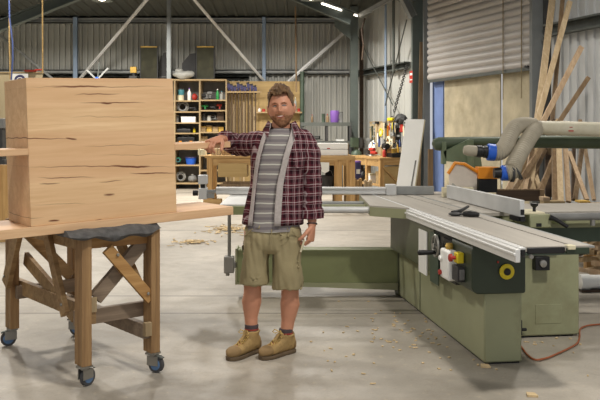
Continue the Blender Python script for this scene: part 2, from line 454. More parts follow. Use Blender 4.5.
# posts on the back wall
for px, w, mat, lab in ((75.5, .115, 'column_blue', 'pale blue steel post on the back wall above the wooden box'),
                        (169, .1, 'column_grey', 'grey steel post on the back wall between the two pairs of dark boards'),
                        (264, .1, 'column_blue', 'pale blue steel post on the back wall above the plywood clamp rack')):
    YY = 21.7 if px != 169 else 19.4; X = XP(px, YY); solo('steel_post', MB().bb(-w/2, w/2, -.05, .05, 0, 4.62 if px != 169 else 4.8).bb(-w/2-.03, w/2+.03, -.08, .08, 0, .02), mat, lab, 'post', loc=(X, YY, 0), bevel=.012)
# corner columns
member('steel_column', (XP(354, 20.6), 20.6, 0), (XP(354, 20.6), 20.6, 4.72), .2, .2, 'column_green', 'dark grey green steel column standing in the back right corner', 'column', flange=False)
member('steel_column', (XP(361.5, 20.9), 20.9, 0), (XP(361.5, 20.9), 20.9, 4.2), .1, .1, 'dark_board', 'dark brown narrow column just right of the corner column', 'column', flange=False)
cc = RW(s_at(418), .02); member('steel_column', (cc.x, cc.y, 0), (cc.x, cc.y, 4.9), .24, .22, 'column_green', 'dark steel column standing left of the roller door', 'column', flange=False)
cc = RW(s_at(542.5), .12); member('steel_column', (cc.x, cc.y, 0), (cc.x, cc.y, 5.1), .2, .16, 'column_grey', 'grey steel column standing right of the roller door', 'column', flange=False)
cc = RW(s_at(549), .02); member('steel_column', (cc.x, cc.y, 0), (cc.x, cc.y, 5.1), .14, .1, 'dark_grey', 'dark narrow channel right of the grey door column behind the planks', 'column', flange=False)
# girts on the right wall
def rgirt(a, b, z0, z1, label, mat='galv_dark'):
    c = RW(a, .1, z0); mb = MB().bar(RW(a, .1, z1) - c, RW(b, .1, z1) - c, .16, .03).bar(RW(a, .12, z0) - c, RW(b, .12, z0) - c, .12, .03).bar(RW(a, .03, (z0+z1)/2) - c, RW(b, .03, (z0+z1)/2) - c, .02, z1 - z0)
    solo('wall_girt', mb, mat, label, 'steel beam', loc=c, smooth=0)
rgirt(.4, s_at(411), 2.98, 3.12, 'grey girt on the right wall behind the tall blue conduit')
rgirt(s_at(551), 14.5, 3.12, 3.3, 'grey girt on the right wall at the frame edge behind the timber lengths')
# conduits on the right wall
for px, z0, z1, r, mat, lab in ((386, 1.5, 4.78, .03, 'column_blue', 'thin blue conduit running up the right wall'),
                            (394, 2.9, 4.8, .035, 'galv_dark', 'short dark conduit on the upper right wall beside the blue one')):
    cc = RW(s_at(px), .17); cc = RW(s_at(px + 6), .17); solo('conduit', MB().tube((0, 0, 0), (0, 0, z1 - z0), r).torus((0, 0, .3), r * 1.2, .01), mat, lab, 'pipe', loc=(cc.x, cc.y, z0))
# wall bracing straps: (px0,py0,px1,py1,Y0,Y1,width,label)
def strap(p0, p1, w, mat, label, name='brace_strap'):
    c = Vector(p0); mb = MB().bar((0, 0, 0), Vector(p1) - c, w, w * .9, up=(0, 1, 0)).bar(Vector((0, -.02, 0)), Vector(p1) - c + Vector((0, -.02, 0)), w * .3, w * 1.15, up=(0, 1, 0))
    solo(name, mb, mat, label, 'brace', loc=c, smooth=0)
strap(W(150, -4, 19.3), W(79, 80, 21.55), .07, 'alu_dull', 'diagonal steel brace rising to the right above the wooden box')
strap(W(191, -4, 19.3), W(265, 82, 21.55), .07, 'alu_dull', 'diagonal steel brace falling to the right towards the clamp rack')
strap(W(-6, 30, 21.55), W(53, 79, 21.55), .06, 'galv', 'diagonal steel brace falling to the right at the far left of the back wall')
strap(W(346, 31, 21.5), W(288, 82, 21.5), .08, 'alu_dull', 'diagonal steel brace rising to the corner column above the man')
strap(RW(.55, .21, ZP(26, 21.4)), RW(s_at(401), .21, ZP(106, 19.5)), .025, 'galv_dark', 'thin crossing wall brace falling to the right on the light wall')
strap(RW(s_at(417), .26, ZP(22, 18.6)), RW(s_at(395), .26, ZP(106, 19.6)), .025, 'galv_dark', 'thin crossing wall brace rising to the right on the light wall')
# chain hanging by the right wall
mb = MB(); p0 = W(407, 66, 17.8); p1 = W(394, 112, 18.4); n = 26
for i in range(n):
    p = p0.lerp(p1, i / (n - 1)) - p0; ax = (1, 0, 0) if i % 2 else (0, 1, 0)
    mb.torus(p, .03, .009, axis=ax, seg=8, s2=5)
solo('hoist_chain', mb, 'dark_grey', 'dark chain hanging in front of the light right wall', 'chain', loc=p0)
# red sign
t = thing('wall_sign', 'small red notice fixed to the post left of the roller door', 'sign', RW(s_at(417.5), .15, ZP(83, 18.3)), rotz=math.atan2(WD.y, WD.x))
part('plate', MB().bb(-.09, .09, -.01, .01, 0, .27), 'red', t)
part('print', MB().bb(-.06, .06, -.014, -.011, .17, .22).bb(-.06, .06, -.014, -.011, .06, .08), 'paper', t, smooth=0)
# rafters
p = lambda a, b, Y: W(a, b, Y)
member('roof_rafter', W(-60, 50, 17), W(80, -6, 17), .18, .2, 'column_green', 'dark steel rafter rising from the left edge to the roof', 'steel beam', up=(0, 0, 1))
member('roof_rafter', W(352, 19, 19.2), W(290, -8, 19.2), .18, .28, 'column_green', 'dark steel rafter rising leftwards from the corner column', 'steel beam')
member('roof_rafter', W(398, -14, 17.2), W(413, 17, 17.4), .12, .16, 'column_grey', 'short knee brace between the door column and the roof', 'steel beam')
member('roof_rafter', W(359, 16, 20), W(392, -2, 19.0), .07, .1, 'galv', 'light thin roof brace rising right of the corner column', 'steel beam')
# gusset on the corner column
solo('gusset_plate', MB().prism([(0, 0, 0), (-.42, 0, .35), (-.42, 0, .5), (0, 0, .5)], (0, .03, 0)), 'column_green', 'triangular gusset joining the corner column and the rafter', 'bracket', loc=(XP(351, 20.4), 20.4, ZP(40, 20.4)))

# ------------------------------------------------------------------ lamps
def highbay(loc, label, energy, drop):
    t = thing('ceiling_lamp', label, 'lamp', loc)
    part('reflector', MB().lathe([(.05, .22), (.08, .2), (.2, .08), (.24, 0), (.23, 0), (.19, .075), (.07, .18), (.04, .19)], seg=24), 'galv_dark', t)
    part('bulb', MB().lathe([(.01, .0), (.07, .02), (.09, .07), (.05, .14), (.03, .17)], seg=14), 'lamp_glow', t)
    part('housing', MB().lathe([(.06, .2), (.07, .24), (.07, .4), (.03, .42)], seg=14), 'galv', t)
    part('hanger', MB().tube((0, 0, .4), (0, 0, drop), .008, seg=6), 'dark_grey', t)
    L = bpy.data.lights.new('lamp_light', 'AREA'); L.shape = 'DISK'; L.size = .42; L.energy = energy; L.color = (1, .945, .865); L.spread = R(165)
    lo = bpy.data.objects.new('lamp_light', L); col.objects.link(lo); lo.location = Vector(loc) + Vector((0, 0, -.03))
LAMPS = [
 (W(102, 1, 18), 'bright round high bay lamp hanging near the top left of the shed', 340),
 (W(311, 0, 18), 'bright round high bay lamp hanging above the man near the roof', 300),
 ((-5.0, 12.5, 4.85), 'high bay lamp over the left side of the shed, out of the photo', 150),
 ((-7.0, 17.0, 4.56), 'added high bay lamp brightening the back wall at the far left, out of the photo', 360),  # unseen lamp added to brighten the left of the back wall
 ((-2.1, 17.0, 4.56), 'added high bay lamp brightening the back wall over the shelf unit, out of the photo', 330),  # also added out of view, for more light on the back wall
 ((.3, 12.5, 4.85), 'high bay lamp over the middle of the shed, out of the photo', 110),
 ((3.2, 9.8, 4.9), 'high bay lamp over the table saw, out of the photo', 150),
 ((-3.6, 8.0, 5.1), 'high bay lamp behind and left of the timber stand, out of the photo', 260),
 ((1.9, 3.0, 5.3), 'high bay lamp nearest the viewer on the right, out of the photo', 260),
 ((-2.2, 1.6, 5.3), 'high bay lamp nearest the viewer on the left, out of the photo', 110),
]
for l, lab, e in LAMPS: highbay(l, lab, e, ROOF(Vector(l).y) - Vector(l).z)
# fluorescent batten under the roof
a, b = W(322, 3.5, 18.2), W(357, 14.5, 20.1); a.z = b.z = 4.42
t = thing('tube_light', 'long fluorescent batten glowing below the roof by the corner column', 'lamp', a)
part('body', MB().bar((0, 0, .05), b - a + Vector((0, 0, .05)), .08, .05), 'galv', t)
part('tube', MB().tube((0, 0, 0), b - a, .022, seg=10), 'tube_glow', t)

# ------------------------------------------------------------------ back wall goods
YS = 21.0                                     # front of the shelf units
def shelf_unit():
    X0, X1, X2, X3 = XP(141, YS), XP(174.5, YS), XP(199.7, YS), XP(226.2, YS)
    zt = ZP(79.5, YS); t = thing('plywood_shelf_unit', 'tall open plywood shelf unit of cubbyholes against the back wall', 'shelf unit', ((X0 + X3) / 2, YS, 0))
    o = Vector(((X0 + X3) / 2, YS, 0)); D = .62
    for x in (X0, X1, X2, X3): part('side_panel', MB().bb(x - o.x - .02, x - o.x + .02, 0, D, 0, zt), 'pine', t, bevel=.003)
    part('top_panel', MB().bb(X0 - o.x, X3 - o.x, -.01, D, zt - .03, zt + .01), 'pine_x', t)
    part('back_panel', MB().bb(X0 - o.x, X3 - o.x, D, D + .02, 0, zt), 'grey', t, smooth=0)
    S1 = [100.3, 111.3, 122.3, 132.8, 148.5, 164.8, 183]; S2 = [99.6, 110, 120.8, 131.8, 143.5, 155, 170, 183]
    for y in S1:
        z = ZP(y, YS); part('shelf', MB().bb(X0 - o.x, X2 - o.x, .005, D, z - .035, z), 'pine_x', t)
    for y in S2:
        z = ZP(y, YS); part('shelf', MB().bb(X2 - o.x, X3 - o.x, .003, D, z - .035, z), 'pine_x', t)
shelf_unit()

# small goods -------------------------------------------------------
def g_bottle(w, h): return MB().lathe([(w*.42, 0), (w*.5, h*.03), (w*.5, h*.6), (w*.42, h*.7), (w*.18, h*.8), (w*.16, h*.92)], seg=14), MB().lathe([(w*.2, h*.9), (w*.2, h)], seg=12)
def g_can(w, h): return MB().lathe([(w*.5, 0), (w*.48, .01), (w*.48, h*.93), (w*.5, h*.95)], seg=16), MB().lathe([(w*.5, h*.95), (w*.47, h), (w*.1, h)], seg=16)
def g_box(w, h, dp=None):
    dp = dp or w * .7; return MB().bb(-w/2, w/2, -dp/2, dp/2, 0, h * .8), MB().bb(-w/2-.006, w/2+.006, -dp/2-.006, dp/2+.006, h*.8, h)
def g_case(w, h): return MB().bb(-w/2, w/2, -.15, .15, 0, h*.55), MB().bb(-w/2, w/2, -.15, .15, h*.57, h*.9).bar((-w*.15, -.14, h*.95), (w*.15, -.14, h*.95), .03, .02)
def g_basin(w, h): return MB().lathe([(w*.38, 0), (w*.46, h*.8), (w*.5, h), (w*.44, h), (w*.36, .03)], seg=18), MB().torus((0, 0, h), w*.48, h*.08)
def g_ball(w, h): return MB().ball((0, 0, h/2), (w/2, w/2, h/2)), MB().lathe([(w*.12, h*.9), (w*.1, h*1.05)], seg=10)
def g_coil(w, h): return MB().torus((0, 0, h/2), w*.4, w*.1, axis=(0, 1, 0)), MB().torus((0, -.04, h*.45), w*.32, w*.09, axis=(0, 1, 0))
def g_bag(w, h):
    return MB().ball((0, 0, h*.42), (w*.5, w*.35, h*.45), 18, 10).jitter(w*.09, 9/w*.3, w), MB().lathe([(w*.1, h*.75), (w*.14, h*.9), (w*.16, h)], seg=10)
def g_drill(w, h):
    return (MB().tube((-w*.45, 0, h*.75), (w*.2, 0, h*.75), h*.2, seg=12).bar((-w*.1, 0, 0), (-w*.05, 0, h*.7), w*.16, w*.16, up=(0, 1, 0)),
            MB().tube((w*.2, 0, h*.75), (w*.5, 0, h*.75), h*.1, h*.05, seg=10).bb(-w*.25, w*.1, -w*.12, w*.12, 0, h*.18))
def g_grinder(w, h):
    return MB().limb([((-w*.5, 0, h*.5), h*.2), ((-w*.2, 0, h*.5), h*.26), ((w*.25, 0, h*.5), h*.22)], 12), MB().tube((w*.28, 0, h*.2), (w*.28, 0, h*.26), h*.5, seg=18).tube((w*.25, 0, h*.25), (w*.25, 0, h*.7), h*.18, seg=10)
def g_vise(w, h):
    return MB().lathe([(w*.4, 0), (w*.36, h*.15), (w*.15, h*.3), (w*.15, h*.5)], seg=14).bb(-w*.4, w*.1, -w*.2, w*.2, h*.45, h), MB().bb(w*.18, w*.4, -w*.2, w*.2, h*.4, h).tube((w*.1, 0, h*.65), (w*.62, 0, h*.65), w*.05).tube((w*.6, 0, h*.4), (w*.6, 0, h*.9), w*.03)
GEN = dict(bottle=g_bottle, can=g_can, box=g_box, case=g_case, basin=g_basin, ball=g_ball, coil=g_coil, bag=g_bag, drill=g_drill, grinder=g_grinder, vise=g_vise)
SUB = dict(bottle=('body', 'cap'), can=('body', 'lid'), box=('body', 'lid'), case=('body', 'lid'), basin=('bowl', 'rim'), ball=('body', 'valve'), coil=('outer_coil', 'inner_coil'), bag=('sack', 'neck'),
           drill=('body', 'chuck'), grinder=('body', 'wheel_guard'), vise=('body', 'jaw'))
def good(kind, name, px0, px1, py0, py1, Y, m1, m2, label, cat, zbase=None, rotz=0, group=None):
    """goods standing at distance Y covering px0..px1, py0 (top)..py1 (base)"""
    w = (px1 - px0) / F * Y; z = ZP(py1, Y) if zbase is None else zbase; h = ZP(py0, Y) - z
    t = thing(name, label, cat, ((px0 + px1) / 2 / F * Y - 300 / F * Y, Y, z), rotz=rotz, group=group)
    a, b = GEN[kind](w, h); part(SUB[kind][0], a, m1, t); part(SUB[kind][1], b, m2, t); return t
YG = 21.25
S = lambda y: ZP(y, YS) + .001
GOODS = [
 ('can', 'tin', 177, 184, 95, 0, 'cream', 'grey', 'cream tin below the teal pot, top left cubby', 'tin', 100.3),
 ('bottle', 'spray_bottle', 187.4, 191.2, 88, 0, 'white_paint', 'purple', 'white bottle with purple top in the top left cubby', 'bottle', 100.3),
 ('ball', 'red_canister', 191.8, 197.5, 93.5, 0, 'red', 'dark_grey', 'round red canister in the top left cubby', 'canister', 100.3),
 ('grinder', 'angle_grinder', 201.5, 208, 91.5, 0, 'dark_grey', 'grey', 'dark grinder at the left of the top right cubby', 'power tool', 99.6),
 ('drill', 'cordless_drill', 207, 214.5, 91, 0, 'grey', 'dark_grey', 'grey drill in the middle of the top right cubby', 'power tool', 99.6),
 ('bottle', 'glue_bottle', 216, 219, 89, 0, 'green', 'white_paint', 'green bottle near the right of the top right cubby', 'bottle', 99.6),
 ('bottle', 'glue_bottle', 220, 223.6, 91, 0, 'grey_box', 'teal', 'pale bottle at the far right of the top right cubby', 'bottle', 99.6),
 ('coil', 'hose_coil', 176.5, 189, 101.5, 0, 'grey_box', 'grey', 'pale hose coil in the second cubby of the left column', 'hose', 111.3),
 ('grinder', 'angle_grinder', 189, 197, 105, 0, 'black', 'dark_grey', 'black grinder beside the pale hose coil', 'power tool', 111.3),
 ('drill', 'cordless_drill', 201, 211, 104.5, 0, 'green', 'black', 'green drill lying in the second cubby of the right column', 'power tool', 110),
 ('grinder', 'angle_grinder', 210.5, 216.5, 104, 0, 'dark_grey', 'black', 'dark grinder between the green drill and the red one', 'power tool', 110),
 ('drill', 'cordless_drill', 216.5, 224, 103.5, 0, 'red', 'black', 'red drill in the second cubby of the right column', 'power tool', 110),
 ('can', 'tin', 175.8, 179, 115.5, 0, 'grey', 'cream', 'small grey tin left of the white carton', 'tin', 122.3),
 ('box', 'carton', 182, 196, 116.8, 0, 'white_paint', 'white_paint', 'long white carton in the third cubby of the left column', 'box', 122.3),
 ('can', 'tin', 202, 206, 114, 0, 'dark_grey', 'grey', 'dark tin at the left of the third right cubby', 'tin', 120.8),
 ('can', 'tin', 206.8, 211.5, 115.5, 0, 'grey_box', 'grey', 'pale grey tin in the third right cubby', 'tin', 120.8),
 ('grinder', 'angle_grinder', 211, 216.5, 113, 0, 'black', 'grey', 'black grinder beside the brown carton', 'power tool', 120.8),
 ('box', 'carton', 217, 224, 112, 0, 'dark_board', 'dark_board', 'brown carton at the right of the third right cubby', 'box', 120.8),
 ('bottle', 'oil_bottle', 193, 195.6, 127.5, 0, 'yellow', 'brass', 'small yellowish bottle in the fourth left cubby', 'bottle', 132.8),
 ('case', 'tool_case', 178, 191, 128.5, 0, 'black', 'dark_grey', 'flat black case in the fourth left cubby', 'case', 132.8),
 ('box', 'wooden_box', 200.7, 206, 126.2, 0, 'pine_x', 'brass', 'leftmost small wooden box on the fourth right shelf', 'box', 131.8),
 ('box', 'wooden_box', 206.8, 211.8, 125.5, 0, 'brass', 'pine_x', 'second small wooden box from the left on the fourth right shelf', 'box', 131.8),
 ('box', 'wooden_box', 212.7, 218, 126.6, 0, 'pine_x', 'pine_x', 'third small wooden box from the left on the fourth right shelf', 'box', 131.8),
 ('box', 'wooden_box', 218.8, 223.6, 126.8, 0, 'brass', 'brass', 'rightmost small wooden box on the fourth right shelf', 'box', 131.8),
 ('box', 'wooden_box', 200.7, 207.5, 136.5, 0, 'pine_x', 'pine_x', 'small wooden box on the shelf behind the resting hand', 'box', 143.5),
 ('coil', 'hose_coil', 175.5, 181, 155, 0, 'green', 'teal', 'green hose coil low in the left column of the shelf unit', 'hose', 164.8),
 ('basin', 'basin', 185, 197, 157.4, 0, 'blue', 'indigo', 'blue plastic basin low in the left column of the shelf unit', 'basin', 164.8),
 ('coil', 'hose_coil', 175.8, 186, 170.6, 0, 'grey_box', 'grey', 'grey cable coil on the bottom shelf of the left column', 'cable', 183),
 ('bag', 'plastic_bag', 188, 197, 174, 0, 'grey', 'grey_box', 'grey bag on the bottom shelf of the left column', 'bag', 183),
]
for k, nm, a, b, y0, _, m1, m2, lab, cat, sh in GOODS:
    t = good(k, nm, a, b, y0, sh, YG, m1, m2, lab, cat, zbase=ZP(sh, YS) + .002)
# teal pot stands on the tin
t = thing('paint_pot', 'teal pot standing on the cream tin in the top left cubby', 'pot', (XP(181, YG), YG, ZP(95, YG)))
part('body', MB().lathe([(.08, 0), (.09, .13), (.085, .14)], seg=16), 'teal', t); part('lid', MB().lathe([(.09, .14), (.09, .165), (.02, .17)], seg=16), 'dark_grey', t)
# black case with three orange catches
t = thing('tool_case', 'black case with orange catches on the fifth left shelf', 'case', (XP(186, 21.1), 21.15, S(148.5)))
part('body', MB().bb(-.23, .23, -.1, .1, 0, .3), 'black', t, bevel=.02)
for x in (-.14, 0, .14): part('catch', MB().bb(x - .035, x + .035, -.125, -.1, .12 - abs(x) * -.2, .17 - abs(x) * -.2), 'orange', t)
part('handle', MB().path([(-.08, -.08, .3), (-.06, -.08, .34), (.06, -.08, .34), (.08, -.08, .3)], .012), 'dark_grey', t)

# things on top of the shelf unit
zt = ZP(79.5, YS) + .012
for px0, px1, py0, lab in ((140, 158, 46.3, 'left tall dark board with a gold top edge, standing on the shelf unit'),
                      (196, 214.6, 46.3, 'right tall dark board with a gold top edge, standing on the shelf unit')):
    X0, X1 = XP(px0, 21.15), XP(px1, 21.15); h = ZP(py0, 21.15) - zt; w = X1 - X0
    t = thing('framed_board', lab, 'board', ((X0 + X1) / 2, 21.15, zt))
    part('panel', MB().bb(-w/2+.02, w/2-.02, 0, .03, .02, h - .03), 'canvas_dark', t); part('frame', MB().bb(-w/2, -w/2+.025, -.02, .05, 0, h).bb(w/2-.025, w/2, -.02, .05, 0, h).bb(-w/2, w/2, -.02, .05, 0, .025), 'dark_grey', t)
    part('top_edge', MB().bb(-w/2, w/2, -.02, .05, h - .03, h), 'brass', t)
for px0, px1, py0, lab in ((158.8, 166.5, 52, 'dark low speaker standing close beside the left dark board'), (182, 195.5, 53, 'dark peaked speaker standing close beside the right dark board')):
    X0, X1 = XP(px0, 21.4), XP(px1, 21.4); h = ZP(py0, 21.4) - zt; w = X1 - X0
    t = thing('dust_cover', lab.replace('speaker', 'machine cover'), 'cover', ((X0 + X1) / 2, 21.4, zt))
    part('shell', MB().prism([(-w/2, 0, 0), (w/2, 0, 0), (w/2, 0, h), (w*.1, 0, h * .97), (-w/2, 0, h*.62)], (0, .2, 0)), 'dark_grey', t); part('trim_strip', MB().bar((-w*.4, -.01, h*.1), (w*.4, -.01, h*.12), .02, .03), 'grey', t)
solo('dust_sheet', MB().ball((0, 0, .1), (.3, .16, .12), 20, 10).jitter(.05, 6, 3).merge(MB().ball((-.12, 0, .2), (.12, .1, .06), 16, 8).jitter(.03, 9, 5)), 'grey_box', 'crumpled pale sheet lying on the shelf unit left of the right dark board', 'cloth', loc=(XP(184, 20.95)-.03, 21.05, zt + .02))
# plywood partition and the paper sign at the far left
t = thing('plywood_partition', 'pale plywood partition at the far left behind the wooden box', 'partition', (XP(10, 14), 14, 0))
part('sheet', MB().bb(-2.4, XP(42.5, 14) - XP(10, 14), 0, .02, 0, ZP(73, 14)), 'ply_pale', t); part('top_strip', MB().bb(-2.4, XP(42.5, 14) - XP(10, 14), -.02, .03, ZP(73, 14), ZP(72, 14)), 'pine_x', t)
for x in (-1.6, -.4, .5): part('stud', MB().bb(x - .03, x + .03, .02, .1, 0, 2.4), 'pine', t)
c = W(17, 82, 13.8); t = thing('paper_sign', 'white sheet with a purple blue disc on it, at the partition above the box', 'sign', (c.x, 13.95, ZP(84, 13.95)))
part('sheet', MB().bb(-.14, .14, 0, .01, 0, .18), 'paper', t); part('disc', MB().lathe([(.1, 0), (.1, .006)], seg=28, axis=(0, -1, 0), c=(.0, 0, .06)), 'indigo', t); part('ring', MB().lathe([(.06, 0), (.06, .008)], seg=24, axis=(0, -1, 0), c=(0, 0, .06)), 'paper', t); part('centre', MB().lathe([(.045, 0), (.045, .01)], seg=20, axis=(0, -1, 0), c=(0, 0, .06)), 'indigo', t)
# bits just above the box: metal trestle shapes, yellow tool, red tool
t = thing('metal_bracket', 'crossed grey metal brackets seen just above the middle of the wooden box', 'bracket', W(97, 80, 20))
part('arm', MB().bar((-.25, 0, .25), (0, 0, 0), .04, .04), 'galv', t); part('arm', MB().bar((.28, 0, .3), (0, 0, 0), .04, .04), 'galv', t); part('arm', MB().bar((.05, .05, .45), (0, .05, 0), .03, .03), 'galv_dark', t); part('joint', MB().ball((0, 0, .02), .06), 'blue', t); part('foot', MB().bb(-.3, .3, -.05, .15, -1.8, .0), 'galv_dark', t)
t = thing('yellow_battery_tool', 'small yellow tool sitting on the back shelf above the box', 'tool', W(133.5, 76, 20.9))
part('body', MB().bb(-.08, .08, -.05, .05, .08, .24), 'brass', t, bevel=.01); part('grip', MB().bb(-.02, .04, -.04, .04, 0, .08), 'black', t); part('base', MB().bb(-.1, .1, -.08, .08, -.06, 0), 'dark_grey', t)
t = thing('back_ledge', 'dark ledge along the back wall left of the shelf unit', 'shelf', (XP(95, 21.3), 21.3, 0))
part('board', MB().bb(-1.4, 1.15, 0, .3, 2.6, 2.74), 'galv_dark', t); part('leg', MB().bb(-1.3, -1.2, .1, .4, 0, 2.6), 'galv_dark', t); part('leg', MB().bb(1.0, 1.1, .1, .4, 0, 2.6), 'galv_dark', t)
solo('paint_tray', MB().lathe([(.09, 0), (.12, .03), (.11, .03), (.08, .01)], seg=20).bb(.08, .2, -.02, .02, .03, .05), 'red', 'small red tray on the partition left of the first blue post', 'tray', loc=(XP(30, 14.0), 14.02, ZP(71.5, 14)))
bpy.data.objects['paint_tray'].location.z = ZP(72, 14) + .002
solo('coil_of_tape', MB().torus((0, 0, .03), .09, .035), 'blue', 'blue ring lying on the dark ledge above the box', 'tape', loc=(XP(122, 21.4), 21.44, 2.742))
# ropes, cables and hanging poles
def hang(name, pts, r, mat, label, cat='cable'):
    c = Vector(pts[0]); solo(name, MB().path([Vector(p) - c for p in pts], r), mat, label, cat, loc=c)
hang('hanging_rope', [W(9.5, -10, 13.5), W(9.3, 40, 13.5), W(10.2, 79, 13.5)], .012, 'rope', 'yellow rope hanging at the far left beside the blue cable', 'rope')
hang('hanging_cable', [W(9, -10, 13.4), W(9.6, 18, 13.4), W(12.6, 42, 13.4), W(13, 58, 13.4), W(11.2, 80, 13.4)], .013, 'cable_blue', 'blue cable hanging in a slight wave at the far left')
hang('hanging_pole', [W(42.5, -10, 14.3), W(42.7, 74, 14.3)], .014, 'rope', 'thin tan pole hanging from the roof left of the first blue post', 'pole')
hang('hanging_pole', [W(295.3, -10, 20.6), W(296.4, 92, 20.6)], .02, 'plank_brown', 'thin brown pole hanging from the roof behind the head', 'pole')
hang('hanging_cable', [W(362, 60, 19.3), W(363.5, 45, 19.3), W(361.5, 30, 19.3), W(365, 18, 19.3)], .022, 'dark_board', 'dark brown cable looping down beside the brown corner column')
# clamp rack
YR = 21.35
t = thing('clamp_rack', 'tall yellow plywood backing panel with a clamp rail, behind the man', 'rack', (XP(263, YR), YR, 0))
ox = XP(263, YR)
part('backing', MB().bb(XP(227.6, YR) - ox, XP(300, YR) - ox, 0, .03, .0, ZP(81.3, YR)), 'ply', t)
part('rail', MB().bb(XP(227.6, YR) - ox, XP(262, YR) - ox, -.33, -.295, ZP(93.4, YR), ZP(91.8, YR)), 'pine_x', t)
part('shelf', MB().bb(XP(257, YR) - ox, XP(302, YR) - ox, -.28, 0, ZP(113.4, YR), ZP(112, YR)), 'pine_x', t)
cl = None
CL = [229, 232, 235.4, 238.6, 242, 245.4, 248.6, 252.2, 255.6]
ords = ['leftmost', 'second from the left', 'third from the left', 'fourth from the left', 'middle', 'fourth from the right', 'third from the right', 'second from the right', 'rightmost']
for i, px in enumerate(CL):
    x = XP(px, 21.1); lab = 'blue headed bar clamp on the plywood rack, %s of nine' % ords[i]
    if cl is None:
        cl = thing('bar_clamp', lab, 'clamp', (x, 21.08, 0), group='bar clamps hanging on the plywood rack')
        zt2 = ZP(82, 21.1); part('bar', MB().bb(-.014, .014, -.006, .006, .95, zt2), 'dark_board', cl, smooth=0)
        part('head', MB().bb(-.045, .035, -.03, .03, ZP(88, 21.1), ZP(84, 21.1)).tube((0, 0, ZP(88, 21.1)), (0, -.0, ZP(90.6, 21.1)), .03), 'indigo', cl)
        part('jaw', MB().bb(-.06, .02, -.025, .025, ZP(84, 21.1), ZP(82.5, 21.1)).bb(-.05, .02, -.025, .025, 1.4, 1.46), 'black', cl)
    else:
        c = copy_tree(cl); c.location = (x, 21.08, -(i % 3) * .04); c['label'] = lab
for i, px in enumerate((230.3, 233.7, 240.3, 243.7, 250.4, 254)):
    lab = 'pale batten standing behind the bar clamps, %s of six' % ['leftmost', 'second from the left', 'third from the left', 'third from the right', 'second from the right', 'rightmost'][i]
    solo('timber_batten', MB().bb(-.02, .02, -.01, .01, 0, 2.3 - .06 * (i % 3)), 'plank_pale' if i % 2 else 'pine', lab, 'timber', loc=(XP(px, 21.25), 21.3, 0), group='battens behind the clamps')
# small things on the rack shelf
zz = ZP(112, YR) + .002
for k, nm, a, b, y0, m1, m2, lab, cat in (('bottle', 'glue_bottle', 258, 260.8, 107.6, 'white_paint', 'red', 'white bottle on the rack shelf left of the face', 'bottle'), ('can', 'tin', 262, 265.4, 108.8, 'red', 'dark_grey', 'small red tin on the rack shelf left of the face', 'tin'),
     ('can', 'tin', 297.4, 300.4, 108.2, 'red', 'grey', 'small red tin on the rack shelf right of the face', 'tin'), ('bottle', 'glue_bottle', 294, 296.6, 97, 'grey_box', 'cream', 'pale bottle on the rack shelf right of the head', 'bottle')):
    good(k, nm, a, b, y0, 0, 21.2, m1, m2, lab, cat, zbase=zz)
solo('rolled_mat', MB().lathe([(.055, 0), (.06, .02), (.06, 1.45), (.05, 1.47)], seg=16).torus((0, 0, .4), .06, .008).torus((0, 0, 1.2), .06, .008), 'machine_green', 'tall dark roll standing right of the plywood rack behind the shoulder', 'roll', loc=(XP(302.2, 21.2), 21.2, ZP(129.5, 21.2) - .36))
bpy.data.objects['rolled_mat'].location.z = ZP(127, 21) 

# metal shelving behind the white cartons
YM = 20.2
t = thing('metal_rack', 'dark metal rack standing behind the white cartons', 'rack', (XP(327, YM), YM, 0)); ox = XP(327, YM)
for z, nm in ((ZP(122.5, YM), 'top_shelf'), (ZP(141, YM), 'lower_shelf')):
    part(nm, MB().bb(XP(301, YM) - ox, XP(350, YM) - ox, -.3, .3, z - .05, z).bb(XP(301, YM) - ox, XP(350, YM) - ox, -.31, -.29, z - .09, z), 'galv_dark', t)
for x in (XP(301.5, YM) - ox, XP(326.5, YM) - ox, XP(349.5, YM) - ox):
    for y in (-.28, .28): part('leg', MB().bb(x - .03, x + .03, y - .02, y + .02, 0, ZP(122.5, YM)), 'dark_grey', t)
zr = ZP(122.5, YM) + .002; zl = ZP(141, YM) + .002
for k, nm, a, b, y0, m1, m2, lab, cat, zb in (
    ('bottle', 'glue_bottle', 311, 313.2, 114.5, 'plank_brown', 'red', 'slim brown bottle at the left of the metal rack top', 'bottle', zr),
    ('can', 'tin', 321.6, 325, 113.6, 'machine_green', 'dark_grey', 'dark green tin on the metal rack top', 'tin', zr),
    ('bottle', 'oil_bottle', 325.8, 329.2, 114, 'plank_brown', 'red', 'reddish bottle on the metal rack left of the purple tub', 'bottle', zr),
    ('can', 'tin', 339.3, 343, 112, 'grey', 'dark_grey', 'grey tin right of the purple tub', 'tin', zr),
    ('box', 'carton', 304, 310, 135, 'dark_grey', 'grey', 'dark carton on the lower shelf of the metal rack', 'box', zl),
    ('grinder', 'bench_grinder', 310, 322, 134, 'grey', 'dark_grey', 'grey bench machine on the lower shelf of the metal rack', 'machine', zl),
    ('box', 'carton', 335.5, 344, 138.3, 'white_paint', 'grey_box', 'small white carton on the lower shelf, above the white cartons', 'box', zl)):
    good(k, nm, a, b, y0, 0, YM, m1, m2, lab, cat, zbase=zb)
t = thing('purple_tub', 'purple plastic tub on the metal rack', 'tub', (XP(334.6, YM), YM, zr))
part('body', MB().lathe([(.1, 0), (.105, .02), (.115, .25), (.1, .3), (.07, .29)], seg=18), 'purple', t); part('handle', MB().path([(.1, 0, .06), (.15, 0, .1), (.15, 0, .2), (.1, 0, .25)], .014), 'purple', t)

